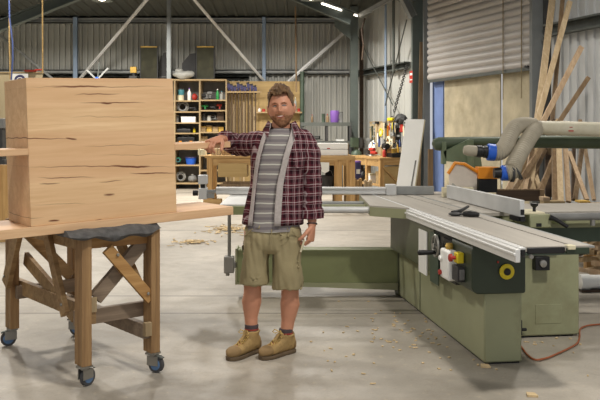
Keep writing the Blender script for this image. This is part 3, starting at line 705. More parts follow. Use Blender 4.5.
# ------------------------------------------------------------------ long workbench behind the man
YW = 16.0; zb = ZP(155.5, YW)
t = thing('workbench', 'long timber workbench standing behind the man', 'workbench', (XP(280, YW), YW, 0)); ox = XP(280, YW)
x0, x1 = XP(204.5, YW) - ox, XP(352, YW) - ox
part('worktop', MB().bb(x0, x1, 0, .95, zb - .05, zb), 'bench_wood', t, bevel=.005)
part('apron', MB().bb(x0 + .05, x1 - .05, .03, .07, zb - .2, zb - .05), 'bench_wood', t)
for x in (x0 + .1, (x0 + x1) / 2, x1 - .3, x1 - .06):
    for y in (.06, .86): part('leg', MB().bb(x - .055, x + .055, y - .05, y + .05, 0, zb - .05), 'bench_wood_z', t, bevel=.004)
part('lower_shelf', MB().bb(x0 + .05, x1 - .05, .1, .9, .25, .29), 'bench_wood', t)
part('foot_block', MB().bb(x0 - .02, x0 + .34, -.05, .15, 0, .16), 'bench_wood', t)
part('drawer', MB().bb(XP(218, YW) - ox, XP(247, YW) - ox, -.02, .5, ZP(177, YW), ZP(163.5, YW)), 'ply', t, bevel=.004)
solo('timber_plank', MB().bb(-.35, .3, -.1, .1, 0, .16).bb(-.3, .25, -.08, .12, .16, .2), 'plank_brown', 'short brown timber block on the lower part of the bench behind the man', 'timber', loc=(XP(237, YW) , YW + .2, ZP(185.5, YW)))
bpy.data.objects['timber_plank'].location.z = .292
# goods on the bench
def cube(px0, px1, py0, mat, label, nm='timber_block', cat='timber', Y=YW + .25, dp=.2, zb_=None):
    X0, X1 = XP(px0, Y), XP(px1, Y); z = zb + .002 if zb_ is None else zb_; h = ZP(py0, Y) - z
    n = 3; mb = MB()
    for i in range(n): mb.bb(X0 + (X1-X0)*i/n - (X0+X1)/2 + .003, X0 + (X1-X0)*(i+1)/n - (X0+X1)/2 - .003, -dp/2, dp/2 + .01 * i, 0, h * (1 - .06 * (i % 2)))
    return solo(nm, mb, mat, label, cat, loc=((X0 + X1) / 2, Y, z), bevel=.004)
cube(198.3, 206.3, 149, 'cream', 'cream block overhanging the left end of the long bench below the hand', zb_=zb + .002)
cube(211.5, 221, 148.2, 'plank_pale', 'left stack of pale blocks on the long bench beside the hand')
cube(222, 231.5, 149, 'offcut', 'right stack of pale blocks on the long bench beside the hand')
cube(232, 240.5, 152, 'indigo', 'flat purple packet on the long bench beside the shirt', 'packet', 'packet')
cube(240, 248, 153.4, 'white_paint', 'flat white packet on the long bench beside the shirt', 'packet', 'packet', Y=YW + .12)
for i, (a, b, lab) in enumerate(((147.8, 153.6, 'lower long white carton on the bench right of the man'), (141.6, 147.2, 'upper long white carton on the bench right of the man'))):
    Y = YW + .3; X0, X1 = XP(312, Y), XP(347.3, Y); z0 = zb + .003 + i * .125; h = .115
    t = thing('long_carton', lab, 'box', ((X0 + X1) / 2, Y, z0)); w = X1 - X0
    part('body', MB().bb(-w/2, w/2, -.2, .2, 0, h), 'white_paint', t, bevel=.004); part('end_edge', MB().bb(w/2, w/2 + .012, -.2, .2, 0, h), 'pine', t); 
    if i: part('red_mark', MB().bb(-.06, .0, -.203, -.2, 0, .02), 'red', t)
# under the bench
Yu = YW + .35
t = thing('bucket', 'white bucket on the lower shelf of the bench right of the man', 'bucket', (XP(325, Yu), Yu, .292)); s_ = .7
part('body', MB().lathe([(.13, 0), (.17, .3), (.175, .32), (.16, .32), (.12, .02)], seg=20), 'dark_grey', t); part('handle', MB().path([(-.17, 0, .3), (-.12, -.1, .42), (0, -.14, .46), (.12, -.1, .42), (.17, 0, .3)], .006), 'grey', t)
solo('hanging_cloth', MB().prism([(-.08, 0, 0), (.0, 0, -.04), (.08, 0, 0), (.085, 0, .17), (-.085, 0, .17)], (0, .02, 0)).jitter(.008, 9, 1), 'paper', 'white cloth hanging below the bench edge right of the man', 'cloth', loc=(XP(325, YW) - .0, YW - .01, ZP(171, YW) ))
t = thing('black_crate', 'dark crate on the lower shelf of the bench right of the man', 'crate', (XP(331, Yu), Yu + .4, .292))
part('body', MB().bb(-.1, .2, -.12, .12, 0, .5), 'black', t, bevel=.01); part('rim', MB().bb(-.12, .22, -.14, .14, .5, .54), 'dark_grey', t)
# timber end frame right of the bench
t = thing('timber_trestle', 'timber trestle at the right end of the bench below the white cartons', 'trestle', (XP(347, 15.2), 15.2, 0)); o_ = XP(347, 15.2)
for x0_, x1_ in ((338, 342), (350, 355)): part('leg', MB().bb(XP(x0_, 15.2) - o_, XP(x1_, 15.2) - o_, -.04, .04, 0, ZP(157.5, 15.2)), 'bench_wood_z', t, bevel=.004)
part('top_rail', MB().bb(XP(320, 15.2) - o_, XP(355, 15.2) - o_, -.06, .06, ZP(160, 15.2), ZP(156, 15.2)), 'bench_wood', t); part('cross_rail', MB().bb(XP(338, 15.2) - o_, XP(355, 15.2) - o_, -.03, .03, .3, .38), 'bench_wood', t)
cube(353.6, 360.4, 184, 'dark_board', 'dark block under the purple drum between the two benches', 'timber_block', 'timber', Y=17.3, zb_=.001, dp=.25)
t = thing('purple_drum', 'purple drum with a white label on a dark block between the benches', 'drum', (XP(357, 17.3), 17.3, .18))
part('body', MB().lathe([(.08, 0), (.09, .03), (.09, .62), (.08, .66)], seg=18), 'indigo', t); part('label', MB().bb(-.02, .06, -.096, -.08, .42, .52), 'paper', t); part('lid', MB().lathe([(.09, .66), (.09, .69), (.02, .7)], seg=18), 'purple', t)

cube(353.5, 362, 178.5, 'bench_wood', 'low tan timber block on the floor in front of the purple drum', 'timber_block', 'timber', Y=16.7, zb_=.001)
cube(364, 372, 180, 'plank_pale', 'low pale timber block on the floor below the tool bench', 'timber_block', 'timber', Y=16.9, zb_=.001)
# ------------------------------------------------------------------ tool bench by the right wall
RZ = math.atan2(.32, .948)
A_ = Vector((1.75, 17.5, 0)); zt3 = .94
t = thing('tool_bench', 'timber tool bench along the right wall, piled with tools', 'workbench', A_, rotz=RZ)      # local x = towards wall, y = along the wall
part('worktop', MB().bb(0, .72, 0, 2.25, zt3 - .05, zt3), 'bench_wood', t, bevel=.005)
part('apron', MB().bb(.02, .05, .03, 2.2, zt3 - .2, zt3 - .05), 'bench_wood', t); part('apron', MB().bb(.02, .7, .02, .05, zt3 - .17, zt3 - .05), 'bench_wood', t)
for x, y in ((.06, .06), (.66, .06), (.06, .8), (.06, 1.5), (.06, 2.15), (.66, 2.15)): part('leg', MB().bb(x - .05, x + .05, y - .05, y + .05, 0, zt3 - .05), 'bench_wood_z', t, bevel=.004)
part('end_panel', MB().bb(.05, .68, .03, .05, .12, zt3 - .2), 'ply', t); part('lower_shelf', MB().bb(.03, .7, .1, 2.15, .3, .34), 'bench_wood', t)
part('diagonal', MB().bar((.08, .01, .72), (.62, .01, .2), .03, .07, up=(0, 1, 0)), 'bench_wood', t)
def TB(x, y, z=0): return A_ + Vector((x * .948 - y * .32, x * .32 + y * .948, z))
for k, nm, x, y, w, h, m1, m2, lab, cat in (
    ('box', 'carton', .2, .75, .3, .22, 'white_paint', 'cream', 'white carton on the lower shelf of the tool bench', 'box'),
    ('bag', 'plastic_bag', .25, 1.4, .35, .3, 'black', 'dark_grey', 'black bag on the lower shelf of the tool bench', 'bag'),
    ('box', 'wooden_box', .2, .35, .22, .28, 'pine_x', 'pine_x', 'small wooden box on the lower shelf of the tool bench', 'box')):
    p = TB(x, y, .342); tt = thing(nm, lab, cat, p, rotz=RZ); a, b = GEN[k](w, h); part(SUB[k][0], a, m1, tt); part(SUB[k][1], b, m2, tt)
solo('blue_bin', MB().lathe([(.13, 0), (.16, .22), (.165, .24), (.15, .24), (.12, .02)], seg=18), 'blue', 'blue bin on the floor in front of the tool bench end panel', 'bin', loc=(XP(381, 17), 17.15, 0))
# pegboard behind the bench with its tools
t = thing('pegboard', 'plywood tool board covered in tools behind the tool bench', 'tool board', TB(.74, 0, zt3), rotz=RZ)
part('board', MB().bb(0, .03, -.1, 2.25, .02, .78), 'ply_pale', t); part('top_batten', MB().bb(-.01, .04, -.1, 2.25, .78, .82), 'pine', t)
def tool(kind):
    """returns handle, head meshes in the plane x=0 (local y across, z up)"""
    if kind == 'hammer': return MB().bar((0, 0, -.16), (0, 0, .12), .03, .03), MB().tube((0, -.07, .13), (0, .05, .13), .022)
    if kind == 'spanner': return MB().bar((0, 0, -.14), (0, 0, .12), .025, .012), MB().torus((0, 0, .15), .03, .012, axis=(1, 0, 0)).torus((0, 0, -.16), .026, .012, axis=(1, 0, 0))
    if kind == 'handsaw': return MB().bb(-.012, .012, -.06, .06, .08, .2), MB().prism([(0, -.05, .08), (0, .05, .08), (0, .0, -.3), (0, -.03, -.3)], (.006, 0, 0))
    if kind == 'square': return MB().bb(-.012, .012, -.02, .02, -.14, .02), MB().bb(-.004, .004, -.02, .18, .0, .04)
    if kind == 'screwdriver': return MB().lathe([(.012, 0), (.02, .02), (.018, .1), (.01, .12)], seg=10), MB().tube((0, 0, 0), (0, 0, -.16), .006)
    if kind == 'tape_roll': return MB().torus((0, 0, 0), .055, .022, axis=(1, 0, 0)), MB().torus((0, 0, 0), .04, .012, axis=(1, 0, 0))
    if kind == 'pliers': return MB().bar((0, -.03, -.14), (0, 0, 0), .02, .02, up=(1, 0, 0)).bar((0, .03, -.14), (0, 0, 0), .02, .02, up=(1, 0, 0)), MB().bar((0, 0, 0), (0, 0, .07), .03, .02, up=(1, 0, 0))
    if kind == 'clamp': return MB().bar((0, 0, -.2), (0, 0, .15), .025, .01), MB().bb(-.02, .02, 0, .1, .11, .14).bb(-.02, .02, 0, .1, -.12, -.09)
HD = {'hammer': ('handle', 'head'), 'spanner': ('shaft', 'jaw'), 'handsaw': ('handle', 'blade'), 'square': ('stock', 'blade'), 'screwdriver': ('handle', 'shaft'), 'tape_roll': ('roll', 'core'), 'pliers': ('grip', 'jaw'), 'clamp': ('bar', 'jaw')}
WALLT = [('hammer', .12, .58, 'plank_pale', 'dark_grey'), ('spanner', .3, .55, 'galv', 'galv'), ('handsaw', .5, .45, 'red', 'galv'), ('clamp', .7, .5, 'black', 'dark_grey'), ('tape_roll', .22, .28, 'green', 'cream'),
         ('pliers', .42, .2, 'orange', 'dark_grey'), ('hammer', .85, .55, 'black', 'galv'), ('square', 1.0, .5, 'plank_brown', 'galv'), ('screwdriver', 1.12, .62, 'yellow', 'galv'), ('tape_roll', 1.2, .3, 'cream', 'grey'),
         ('screwdriver', 1.32, .6, 'red', 'galv'), ('clamp', 1.48, .5, 'orange', 'black'), ('spanner', 1.62, .52, 'galv', 'dark_grey'), ('handsaw', 1.8, .5, 'plank_pale', 'galv'), ('tape_roll', 1.95, .55, 'yellow', 'cream'),
         ('pliers', 2.1, .4, 'cable_blue', 'dark_grey'), ('hammer', 2.28, .6, 'plank_pale', 'black'), ('spanner', 2.45, .4, 'dark_grey', 'galv'), ('clamp', 2.65, .5, 'machine_green', 'grey'), ('square', 2.78, .35, 'black', 'galv'),
         ('pliers', .05, .3, 'red', 'galv'), ('screwdriver', .62, .22, 'cable_blue', 'galv'), ('tape_roll', .95, .18, 'black', 'grey'), ('pliers', 1.55, .2, 'green', 'dark_grey'),
         ('square', .36, .66, 'cream', 'galv'), ('clamp', .58, .62, 'dark_grey', 'grey'), ('hammer', 1.06, .3, 'dark_grey', 'galv'), ('spanner', 1.25, .5, 'grey_box', 'galv'), ('tape_roll', 1.42, .36, 'cream', 'grey'),
         ('handsaw', 1.95, .34, 'cream', 'grey_box'), ('square', 2.2, .5, 'white_paint', 'galv'), ('clamp', 2.38, .6, 'cream', 'galv'), ('tape_roll', 2.55, .25, 'white_paint', 'cream'), ('pliers', .78, .28, 'brass', 'dark_grey'),
         ('hammer', 1.7, .62, 'cream', 'galv'), ('spanner', .16, .42, 'dark_grey', 'galv')]
seen = {}
for i, (k, y, z, m1, m2) in enumerate(WALLT):
    nb = WALLT[i - 1][0].replace('_', ' ') if i else 'board edge'
    lab = '%s %s hung %s on the tool board, %s the white board' % ({'plank_pale': 'pale handled', 'galv': 'steel', 'plank_brown': 'brown', 'machine_green': 'dark green', 'dark_grey': 'dark grey'}.get(m1, m1), k.replace('_', ' '),
        'high' if z > .45 else ('midway' if z > .25 else 'low'), 'close to' if y < .6 else ('some way left of' if y < 1.5 else 'far left of'))
    tt = thing(k, lab, 'tool', TB(.715, y * .77, zt3 + z), rotz=RZ, group='tools hanging on the tool board')
    a, b = tool(k)
    for m_ in (a, b): m_.xf(Matrix.Scale(1.4, 4))
    part(HD[k][0], a, m1, tt); part(HD[k][1], b, m2, tt)
# machines and clutter standing on the tool bench
for k, nm, x, y, w, h, m1, m2, lab, cat in (
    ('vise', 'bench_vise', .3, 2.7, .34, .42, 'machine_green', 'dark_grey', 'dark green bench vise at the far end of the tool bench', 'vise'),
    ('bottle', 'glue_bottle', .55, 2.3, .11, .36, 'white_paint', 'dark_grey', 'tall white bottle at the back of the tool bench', 'bottle'),
    ('bottle', 'glue_bottle', .55, 2.05, .1, .3, 'white_paint', 'blue', 'shorter white bottle with a blue cap on the tool bench', 'bottle'),
    ('can', 'tin', .35, 1.9, .14, .18, 'dark_grey', 'grey', 'dark tin in the middle of the tool bench', 'tin'),
    ('drill', 'cordless_drill', .3, 1.5, .36, .2, 'red', 'white_paint', 'red and white drill lying on the tool bench', 'power tool'),
    ('grinder', 'angle_grinder', .22, 1.15, .38, .16, 'red', 'grey', 'red grinder at the front edge of the tool bench', 'power tool'),
    ('drill', 'cordless_drill', .42, .85, .3, .32, 'black', 'yellow', 'black and yellow drill on the tool bench', 'power tool'),
    ('drill', 'cordless_drill', .3, .55, .3, .3, 'black', 'dark_grey', 'all black drill on the tool bench', 'power tool'),
    ('can', 'tin', .5, .45, .13, .2, 'brass', 'cream', 'yellowish tin on the tool bench near the black drill', 'tin'),
    ('case', 'tool_case', .45, .16, .34, .1, 'black', 'black', 'flat black case at the near end of the tool bench', 'case'),
    ('bottle', 'glue_bottle', .22, .33, .08, .2, 'red', 'white_paint', 'small red bottle at the near end of the tool bench', 'bottle'),
    ('box', 'carton', .58, 1.25, .2, .26, 'offcut', 'cream', 'wood coloured carton at the back of the tool bench', 'box')):
    tt = thing(nm, lab, cat, TB(x, y * .76, zt3 + .002), rotz=RZ + (R(90) if k in ('drill', 'grinder') else 0)); a, b = GEN[k](w, h); part(SUB[k][0], a, m1, tt); part(SUB[k][1], b, m2, tt)
t = thing('yellow_case', 'yellow case on top of the tool board', 'case', TB(.74, .95, zt3 + .822), rotz=RZ)
part('body', MB().bb(-.07, .07, -.14, .14, 0, .07), 'yellow', t, bevel=.01); part('handle', MB().path([(0, -.06, .07), (0, -.05, .1), (0, .05, .1), (0, .06, .07)], .01), 'dark_grey', t)
t = thing('pile_of_webbing', 'dark webbing heaped over the tool board top near the white panel', 'strap', TB(.74, .5, zt3 + .82), rotz=RZ)
part('heap', MB().ball((0, 0, .03), (.12, .24, .1), 16, 10).jitter(.06, 12, 2), 'dark_grey', t); part('tail', MB().path([(-.08, .1, .03), (-.13, .12, -.05), (-.11, .14, -.2), (-.12, .1, -.34)], .02), 'dark_grey', t)
# white leaning panel
Yp = 14.6
q = [W(406, 119.5, Yp + .35), W(424.2, 119.7, Yp + .35)]
h_ = q[0].z; bl = Vector((XP(392.3, Yp), Yp, 0.0)); br = Vector((XP(410.5, Yp), Yp, 0.0))
c = bl.copy(); t = thing('leaning_board', 'tall white board leaning left of the roller door', 'panel', c)
nrm = (br - bl).cross(q[0] - bl).normalized() * .035
part('board', MB().prism([bl - c, br - c, q[1] - c, q[0] - c], nrm), 'white_paint', t, smooth=0)
e0 = bl.lerp(br, .8) ; part('groove', MB().bar(bl.lerp(q[0], .25).lerp(br.lerp(q[1], .25), .8) - c + nrm * 1.05, bl.lerp(q[0], .56).lerp(br.lerp(q[1], .56), .84) - c + nrm * 1.05, .03, .012), 'grey', t)
part('edge_strip', MB().bar(br - c - Vector((0, .005, 0)), q[1] - c - Vector((0, .005, 0)), .03, .045), 'cream', t)
# brown plank leaning on the door column
solo('timber_plank', MB().bar((0, 0, 0), Vector(W(422, 42, 17.9)) - Vector((XP(418, 17.6), 17.6, 0)), .09, .04), 'plank_brown', 'single brown plank leaning on the dark column left of the roller door', 'timber', loc=(XP(418, 17.6), 17.6, 0), smooth=0)
solo('timber_plank', MB().bb(-.05, .05, -.03, .03, 0, 1.15), 'plank_brown', 'short brown upright plank standing right of the white panel', 'timber', loc=(XP(430.5, 16.4), 16.4, 0), smooth=0)
# shavings heap on the floor behind the man
def heap(name, px, py, rx, ry, n, label, seed):
    rnd = random.Random(seed); Y = CH * F / (py - HY); mb = MB()
    for i in range(n):
        a, r = rnd.random() * 6.28, min(1.5, abs(rnd.gauss(0, .62)))
        c = Vector((math.cos(a) * r * rx, math.sin(a) * r * ry, .008 + rnd.random() * .03 * (1 - min(r, 1))))
        q = Matrix.Rotation(rnd.random() * 6.28, 3, 'Z') @ Matrix.Rotation(rnd.uniform(-.5, .5), 3, 'X')
        mb.box(c, (rnd.uniform(.03, .12), rnd.uniform(.012, .028), .006), q)
    o = solo(name, mb, 'chip', label, 'wood shavings', loc=(XP(px, Y), Y, .004), smooth=0); o['kind'] = 'stuff'
heap('wood_shavings', 228, 230, .36, .5, 150, 'loose pale wood shavings on the floor behind and left of the man', 1)
heap('wood_shavings', 192, 243, .33, .28, 60, 'thin pale sawdust patch on the floor nearer the timber stand', 2)
rnd = random.Random(5); mb = MB()
for i in range(150):
    x, y = rnd.gauss(.95, .5), rnd.gauss(5.9, .45)
    mb.box((x, y, .004), (rnd.uniform(.01, .035), rnd.uniform(.006, .016), .005), Matrix.Rotation(rnd.random() * 6, 3, 'Z'))
o = solo('wood_chips', mb, 'chip', 'fine pale wood chips scattered on the floor before the saw', 'wood chips', smooth=0); o['kind'] = 'stuff'
for px, py, lab in ((485, 367, 'small pale wood chip on the floor at the saw base corner'), (531.5, 396, 'pale wood chip on the floor at the bottom right of the photo')):
    Y = 1200 / (py - HY); solo('wood_chip', MB().prism([(-.03, -.02, 0), (.03, -.03, 0), (.025, .02, 0), (-.02, .035, 0)], (0, 0, .012)), 'chip', lab, 'wood chip', loc=(XP(px, Y), Y, .001), smooth=0)
# ================================================================== PANEL SAW
TH = math.atan2(105, 800); cT, sT = math.cos(TH), math.sin(TH)
def UV(u, v, z=0): return Vector((u * cT - v * sT, u * sT + v * cT, z))
def toUV(p): return (p[0] * cT + p[1] * sT, -p[0] * sT + p[1] * cT)
U0, V0 = 2.0, 6.0
saw = thing('panel_saw', 'large green sliding table panel saw on the right of the man', 'saw', UV(U0, V0), rotz=TH)
OFF = Vector((U0, V0, 0))
def sp_(name, mb, mat, parent=None, label=None, **kw):
    for v in mb.v: v -= OFF
    return part(name, mb, mat, parent or saw, label, **kw)
def WUV(p):   # world point -> saw coordinates (still unshifted)
    u, v = toUV(p); return Vector((u, v, p[2]))
TZ = .87
# bases
sp_('base_cabinet', MB().bb(1.845, 2.10, 4.95, 7.12, .012, .47), 'saw_green_light', bevel=.012)
sp_('plinth', MB().bb(1.86, 2.09, 4.97, 7.1, 0, .014), 'black')
sp_('seam', MB().bb(1.842, 1.846, 6.42, 6.43, .02, .46), 'saw_green_dark', smooth=0)
right_cab = sp_('motor_cabinet', MB().bb(2.11, 2.80, 5.56, 7.5, .012, .665), 'saw_green_light', bevel=.012)
sp_('rear_pedestal', MB().bb(1.87, 2.3, 7.1, 7.55, 0, .42), 'saw_housing', bevel=.01)
sp_('plinth', MB().bb(2.13, 2.76, 5.58, 7.48, 0, .014), 'black')
sp_('access_panel', MB().bb(2.46, 2.66, 5.557, 5.562, .10, .24), 'saw_green_light', right_cab, bevel=.002)
sp_('cable_inlet', MB().bb(2.30, 2.345, 5.52, 5.56, .03, .14).tube((2.34, 5.53, .07), (2.38, 5.53, .07), .012), 'black', right_cab, bevel=.005)
# upper housing and dark cover
sp_('upper_housing', MB().bb(1.765, 2.10, 5.78, 7.12, .44, .78), 'saw_housing', bevel=.006)
sp_('panel_recess', MB().bb(1.772, 2.10, 5.3, 5.78, .45, .77), 'dark_grey', bevel=.004)
def rounded(u0, u1, z0, z1, r, v):
    pts = []
    for cx, cz, a0 in ((u0 + r, z0 + r, 180), (u1 - r * .3, z0 + r * .3, 270), (u1 - r*.3, z1 - r*.3, 0), (u0 + r, z1 - r, 90)):
        rr = r if cx == u0 + r else r * .3
        for k in range(6): a = R(a0 + 18 * k); pts.append((cx + math.cos(a) * rr, v, cz + math.sin(a) * rr))
    return pts
cov = sp_('end_cover', MB().prism(rounded(1.752, 2.112, .462, .782, .05, 4.92), (0, .42, 0)), 'saw_green_dark', smooth=30, bevel=.006)
def onfront(px, py, v):          # point on the plane v=const seen at a photo position
    k = (px - 300) / F; Y = (v + 0) / (cT - k * sT); return Vector((k * Y * cT + Y * sT, v, ZP(py, Y)))
def onside(px, py, u):
    k = (px - 300) / F; Y = u / (k * cT + sT); return Vector((u, -k * Y * sT + Y * cT, ZP(py, Y)))
c = onfront(506.5, 271.5, 4.915)
sp_('yellow_ring', MB().lathe([(.048, 0), (.05, .008), (.044, .012), (.022, .012), (.02, .004)], c=c, seg=30, axis=(0, -1, 0)), 'yellow', cov)
sp_('knob', MB().lathe([(.023, 0), (.023, .018), (.016, .022)], c=c, seg=20, axis=(0, -1, 0)), 'black', cov)
c = onfront(498, 262, 4.915); sp_('screw', MB().lathe([(.008, 0), (.006, .006)], c=c, seg=10, axis=(0, -1, 0)), 'red', cov)
# side details: label, handwheel, switch boxes
a, b = onside(419.5, 228.5, 1.763), onside(427.5, 271, 1.763)
sp_('instruction_plate', MB().bb(1.755, 1.763, b.y, a.y, .40, a.z), 'white_paint', label='white instruction plate on the side housing', smooth=0)
sp_('dark_strip', MB().bb(1.755, 1.764, onside(439, 250, 1.763).y, onside(431, 250, 1.763).y, .38, .75), 'machine_green')
hw = onside(435.5, 246, 1.70)
wheel = sp_('hand_wheel', MB().torus(hw, .072, .011, axis=(1, 0, 0), seg=32).bar(hw + Vector((0, 0, -.07)), hw + Vector((0, 0, .07)), .02, .012, up=(1, 0, 0)).bar(hw + Vector((0, -.07, 0)), hw + Vector((0, .07, 0)), .02, .012).tube(hw + Vector((-.02, 0, 0)), hw + Vector((.09, 0, 0)), .02), 'zinc')
sp_('crank_handle', MB().limb([(hw + Vector((.0, .0, -.045)), .012), (hw + Vector((-.03, 0, -.045)), .016), (hw + Vector((-.12, .0, -.045)), .02), (hw + Vector((-.13, 0, -.045)), .012)], 12), 'black', wheel)
sp_('wheel_plate', MB().bb(1.752, 1.764, hw.y - .2, hw.y + .02, .5, .75), 'black')
# white control box
vn, vf = onside(448, 267, 1.69).y, onside(439.5, 267, 1.69).y; yn, yf = onside(457, 258, 1.70).y, onside(453.5, 258, 1.70).y; zc0, zc1 = ZP(281.5, 5.4), ZP(251, 5.4)
cb = sp_('control_box', MB().bb(1.69, 1.765, vn, vf, zc0, zc1), 'white_paint', bevel=.018, bseg=3, label='pale grey rounded switch box')
for dy, dz, m_ in ((.05, .05, 'white_paint'), (.06, -.05, 'red')): sp_('push_button', MB().lathe([(.018, 0), (.018, .016), (.01, .02)], c=(1.69, (vn + vf) / 2 + dy, .58 + dz), seg=14, axis=(-1, 0, 0)), m_, cb)
sp_('warning_knob', MB().lathe([(.022, 0), (.03, .02), (.02, .04)], c=(1.73, (vn + vf) / 2, zc1), seg=14), 'brass', cb)
e = MB().bb(1.70, 1.75, yn, yf, .637, .708)
es = sp_('emergency_stop_box', e, 'yellow', bevel=.008, label='yellow emergency stop housing')
sp_('emergency_button', MB().lathe([(.012, 0), (.012, .02), (.026, .024), (.026, .04), (.014, .046)], c=(1.70, (yn + yf) / 2, .672), seg=18, axis=(-1, 0, 0)), 'red', es)
sp_('bracket', MB().bb(1.751, 1.775, yn + .01, yf, .64, .70), 'grey_box', es)
sp_('relay_box', MB().bb(1.705, 1.765, yn, yf + .05, .515, .615), 'dark_grey', bevel=.004); sp_('relay_cover', MB().bb(1.715, 1.75, yn - .012, yn, .53, .60), 'grey', bevel=.004)
# sliding table: two extrusions with a slot, rail profile along the left edge
V1, V2 = 4.20, 8.3
sl = sp_('sliding_table', MB().bb(1.80, 2.065, V1, V2, TZ - .03, TZ).bb(2.082, 2.175, V1, V2, TZ - .03, TZ).bb(1.80, 2.17, V1 + .01, V2, TZ - .036, TZ - .028), 'table_steel', bevel=.002)
sp_('slot', MB().bb(2.065, 2.082, V1 + .004, V2, TZ - .03, TZ - .014), 'dark_grey', sl, smooth=0)
sp_('far_lip', MB().bb(2.175, 2.205, V1 + .0, V2, TZ - .014, TZ - .003), 'galv', sl)
rail = sp_('guide_rail', MB().bb(1.762, 1.80, V1 - .01, V2 - .3, TZ - .018, TZ - .003).bb(1.735, 1.765, V1 - .02, V2 - .3, TZ - .085, TZ - .012).bb(1.725, 1.74, V1 - .02, V2 - .3, TZ - .05, TZ - .032), 'alu', bevel=.004, label='silver aluminium guide rail')
sp_('rail_groove', MB().bb(1.766, 1.80, V1, V2 - .4, TZ - .06, TZ - .02), 'dark_grey', rail)
sp_('rail_end_cap', MB().bb(1.772, 1.795, V1 - .014, V1 - .004, TZ - .05, TZ - .015), 'black', rail, bevel=.004)
carr = sp_('carriage_beam', MB().bb(1.80, 2.165, V1 + .0, V2 - .3, TZ - .05, TZ - .036), 'machine_green', bevel=.003)
sp_('carriage_beam_end', MB().bb(1.81, 2.03, V1 - .006, V1 + .02, TZ - .042, TZ - .006), 'black', carr, bevel=.006)
sp_('end_cap', MB().bb(2.035, 2.17, V1 - .012, V1 - .001, TZ - .046, TZ - .01), 'saw_green_dark', carr, bevel=.004)
sp_('latch', MB().bb(2.04, 2.085, V1 - .02, V1 + .03, TZ - .02, TZ + .004), 'cream', carr, bevel=.003)
sp_('roller', MB().tube((1.83, V1 - .018, TZ - .055), (1.83, V1 + .0, TZ - .055), .012, seg=14), 'zinc', carr)
sp_('lower_rail', MB().bb(1.80, 2.06, V1 + .12, 7.1, TZ - .07, TZ - .055), 'galv')
# square bracket under the table end
kb = sp_('bearing_block', MB().bb(2.435, 2.545, 5.50, 5.56, .50, .598), 'black', right_cab, bevel=.004)
sp_('bearing_boss', MB().lathe([(.028, 0), (.026, .015), (.01, .018)], c=(2.49, 5.50, .55), seg=16, axis=(0, -1, 0)), 'zinc', kb)
sp_('scale_bar', MB().bb(2.35, 2.62, 5.53, 5.56, .63, .66), 'dark_board', right_cab)
# crosscut table at the left
def wmb(): return MB()
def wpart(name, mb, mat, parent=None, label=None, **kw):     # geometry written in world coordinates
    mb.v = [WUV(v) for v in mb.v]; return sp_(name, mb, mat, parent, label, **kw)
ct = wpart('crosscut_table', MB().prism([(.60, 6.86, TZ - .012), (.905, 6.62, TZ - .012), (.715, 8.1, TZ - .012), (.60, 8.1, TZ - .012)], (0, 0, .012)), 'table_steel', label='steel plate beside the sliding table', smooth=0)
wpart('edge_beam', MB().prism([(.60, 6.85, TZ - .09), (.90, 6.62, TZ - .09), (.90, 6.62, TZ - .012), (.60, 6.85, TZ - .012)], (.03, .06, 0)).bb(.60, .64, 6.86, 8.1, TZ - .09, TZ - .013), 'saw_green_light', ct, smooth=0)
wpart('outer_plate', MB().bb(-.70, -.44, 6.95, 8.05, TZ - .012, TZ), 'alu', ct, smooth=0)
wpart('outer_beam', MB().bb(-.64, -.44, 6.9, 6.96, TZ - .085, TZ - .012).bb(-.64, -.60, 6.9, 8.05, TZ - .085, TZ - .012), 'saw_green', ct, bevel=.004)
wpart('outer_cap', MB().bb(-.72, -.64, 6.93, 7.05, TZ - .07, TZ - .015).tube((-.69, 6.9, TZ - .05), (-.69, 6.96, TZ - .05), .03), 'black', ct)
for y, r, mat in ((6.93, .028, 'alu'), (7.25, .02, 'saw_green_light'), (7.55, .022, 'galv')):
    wpart('cross_rail', MB().tube((-.44, y, TZ - .045), (.62, y, TZ - .045), r, seg=14), mat, ct)
fn = wpart('crosscut_fence', MB().bb(-.84, .86, 8.0, 8.06, TZ + .004, TZ + .078).bb(-.84, .86, 7.985, 8.0, TZ + .01, TZ + .03).bb(-.84, .86, 7.985, 8.0, TZ + .055, TZ + .075), 'alu', bevel=.003, label='long aluminium fence')
wpart('fence_bar', MB().bb(-.98, -.83, 8.01, 8.05, TZ + .02, TZ + .05).bb(-.93, -.86, 7.98, 8.05, TZ - .03, TZ + .015), 'galv', fn)
st = wpart('flip_stop', MB().bb(-1.01, -.93, 7.96, 8.08, TZ - .04, TZ + .07).bb(-1.015, -.925, 7.96, 8.05, TZ + .11, TZ + .20).bb(-1.0, -.985, 8.0, 8.03, TZ + .05, TZ + .15).bb(-.955, -.94, 8.0, 8.03, TZ + .05, TZ + .15), 'alu_dull', fn, bevel=.005)
wpart('stop_knob', MB().tube((-1.02, 8.0, TZ + .02), (-1.07, 8.0, TZ + .02), .028, seg=12), 'black', st)
wpart('stop_core', MB().bb(-.99, -.95, 7.99, 8.05, TZ + .06, TZ + .12), 'black', st)
wpart('fence_block', MB().bb(.86, .96, 7.95, 8.1, TZ + .0, TZ + .105), 'alu_dull', fn, bevel=.006)
wpart('rear_fence', MB().bb(.97, 1.345, 8.02, 8.08, TZ + .003, TZ + .085), 'galv', fn, bevel=.003, label='dull grey fence section')
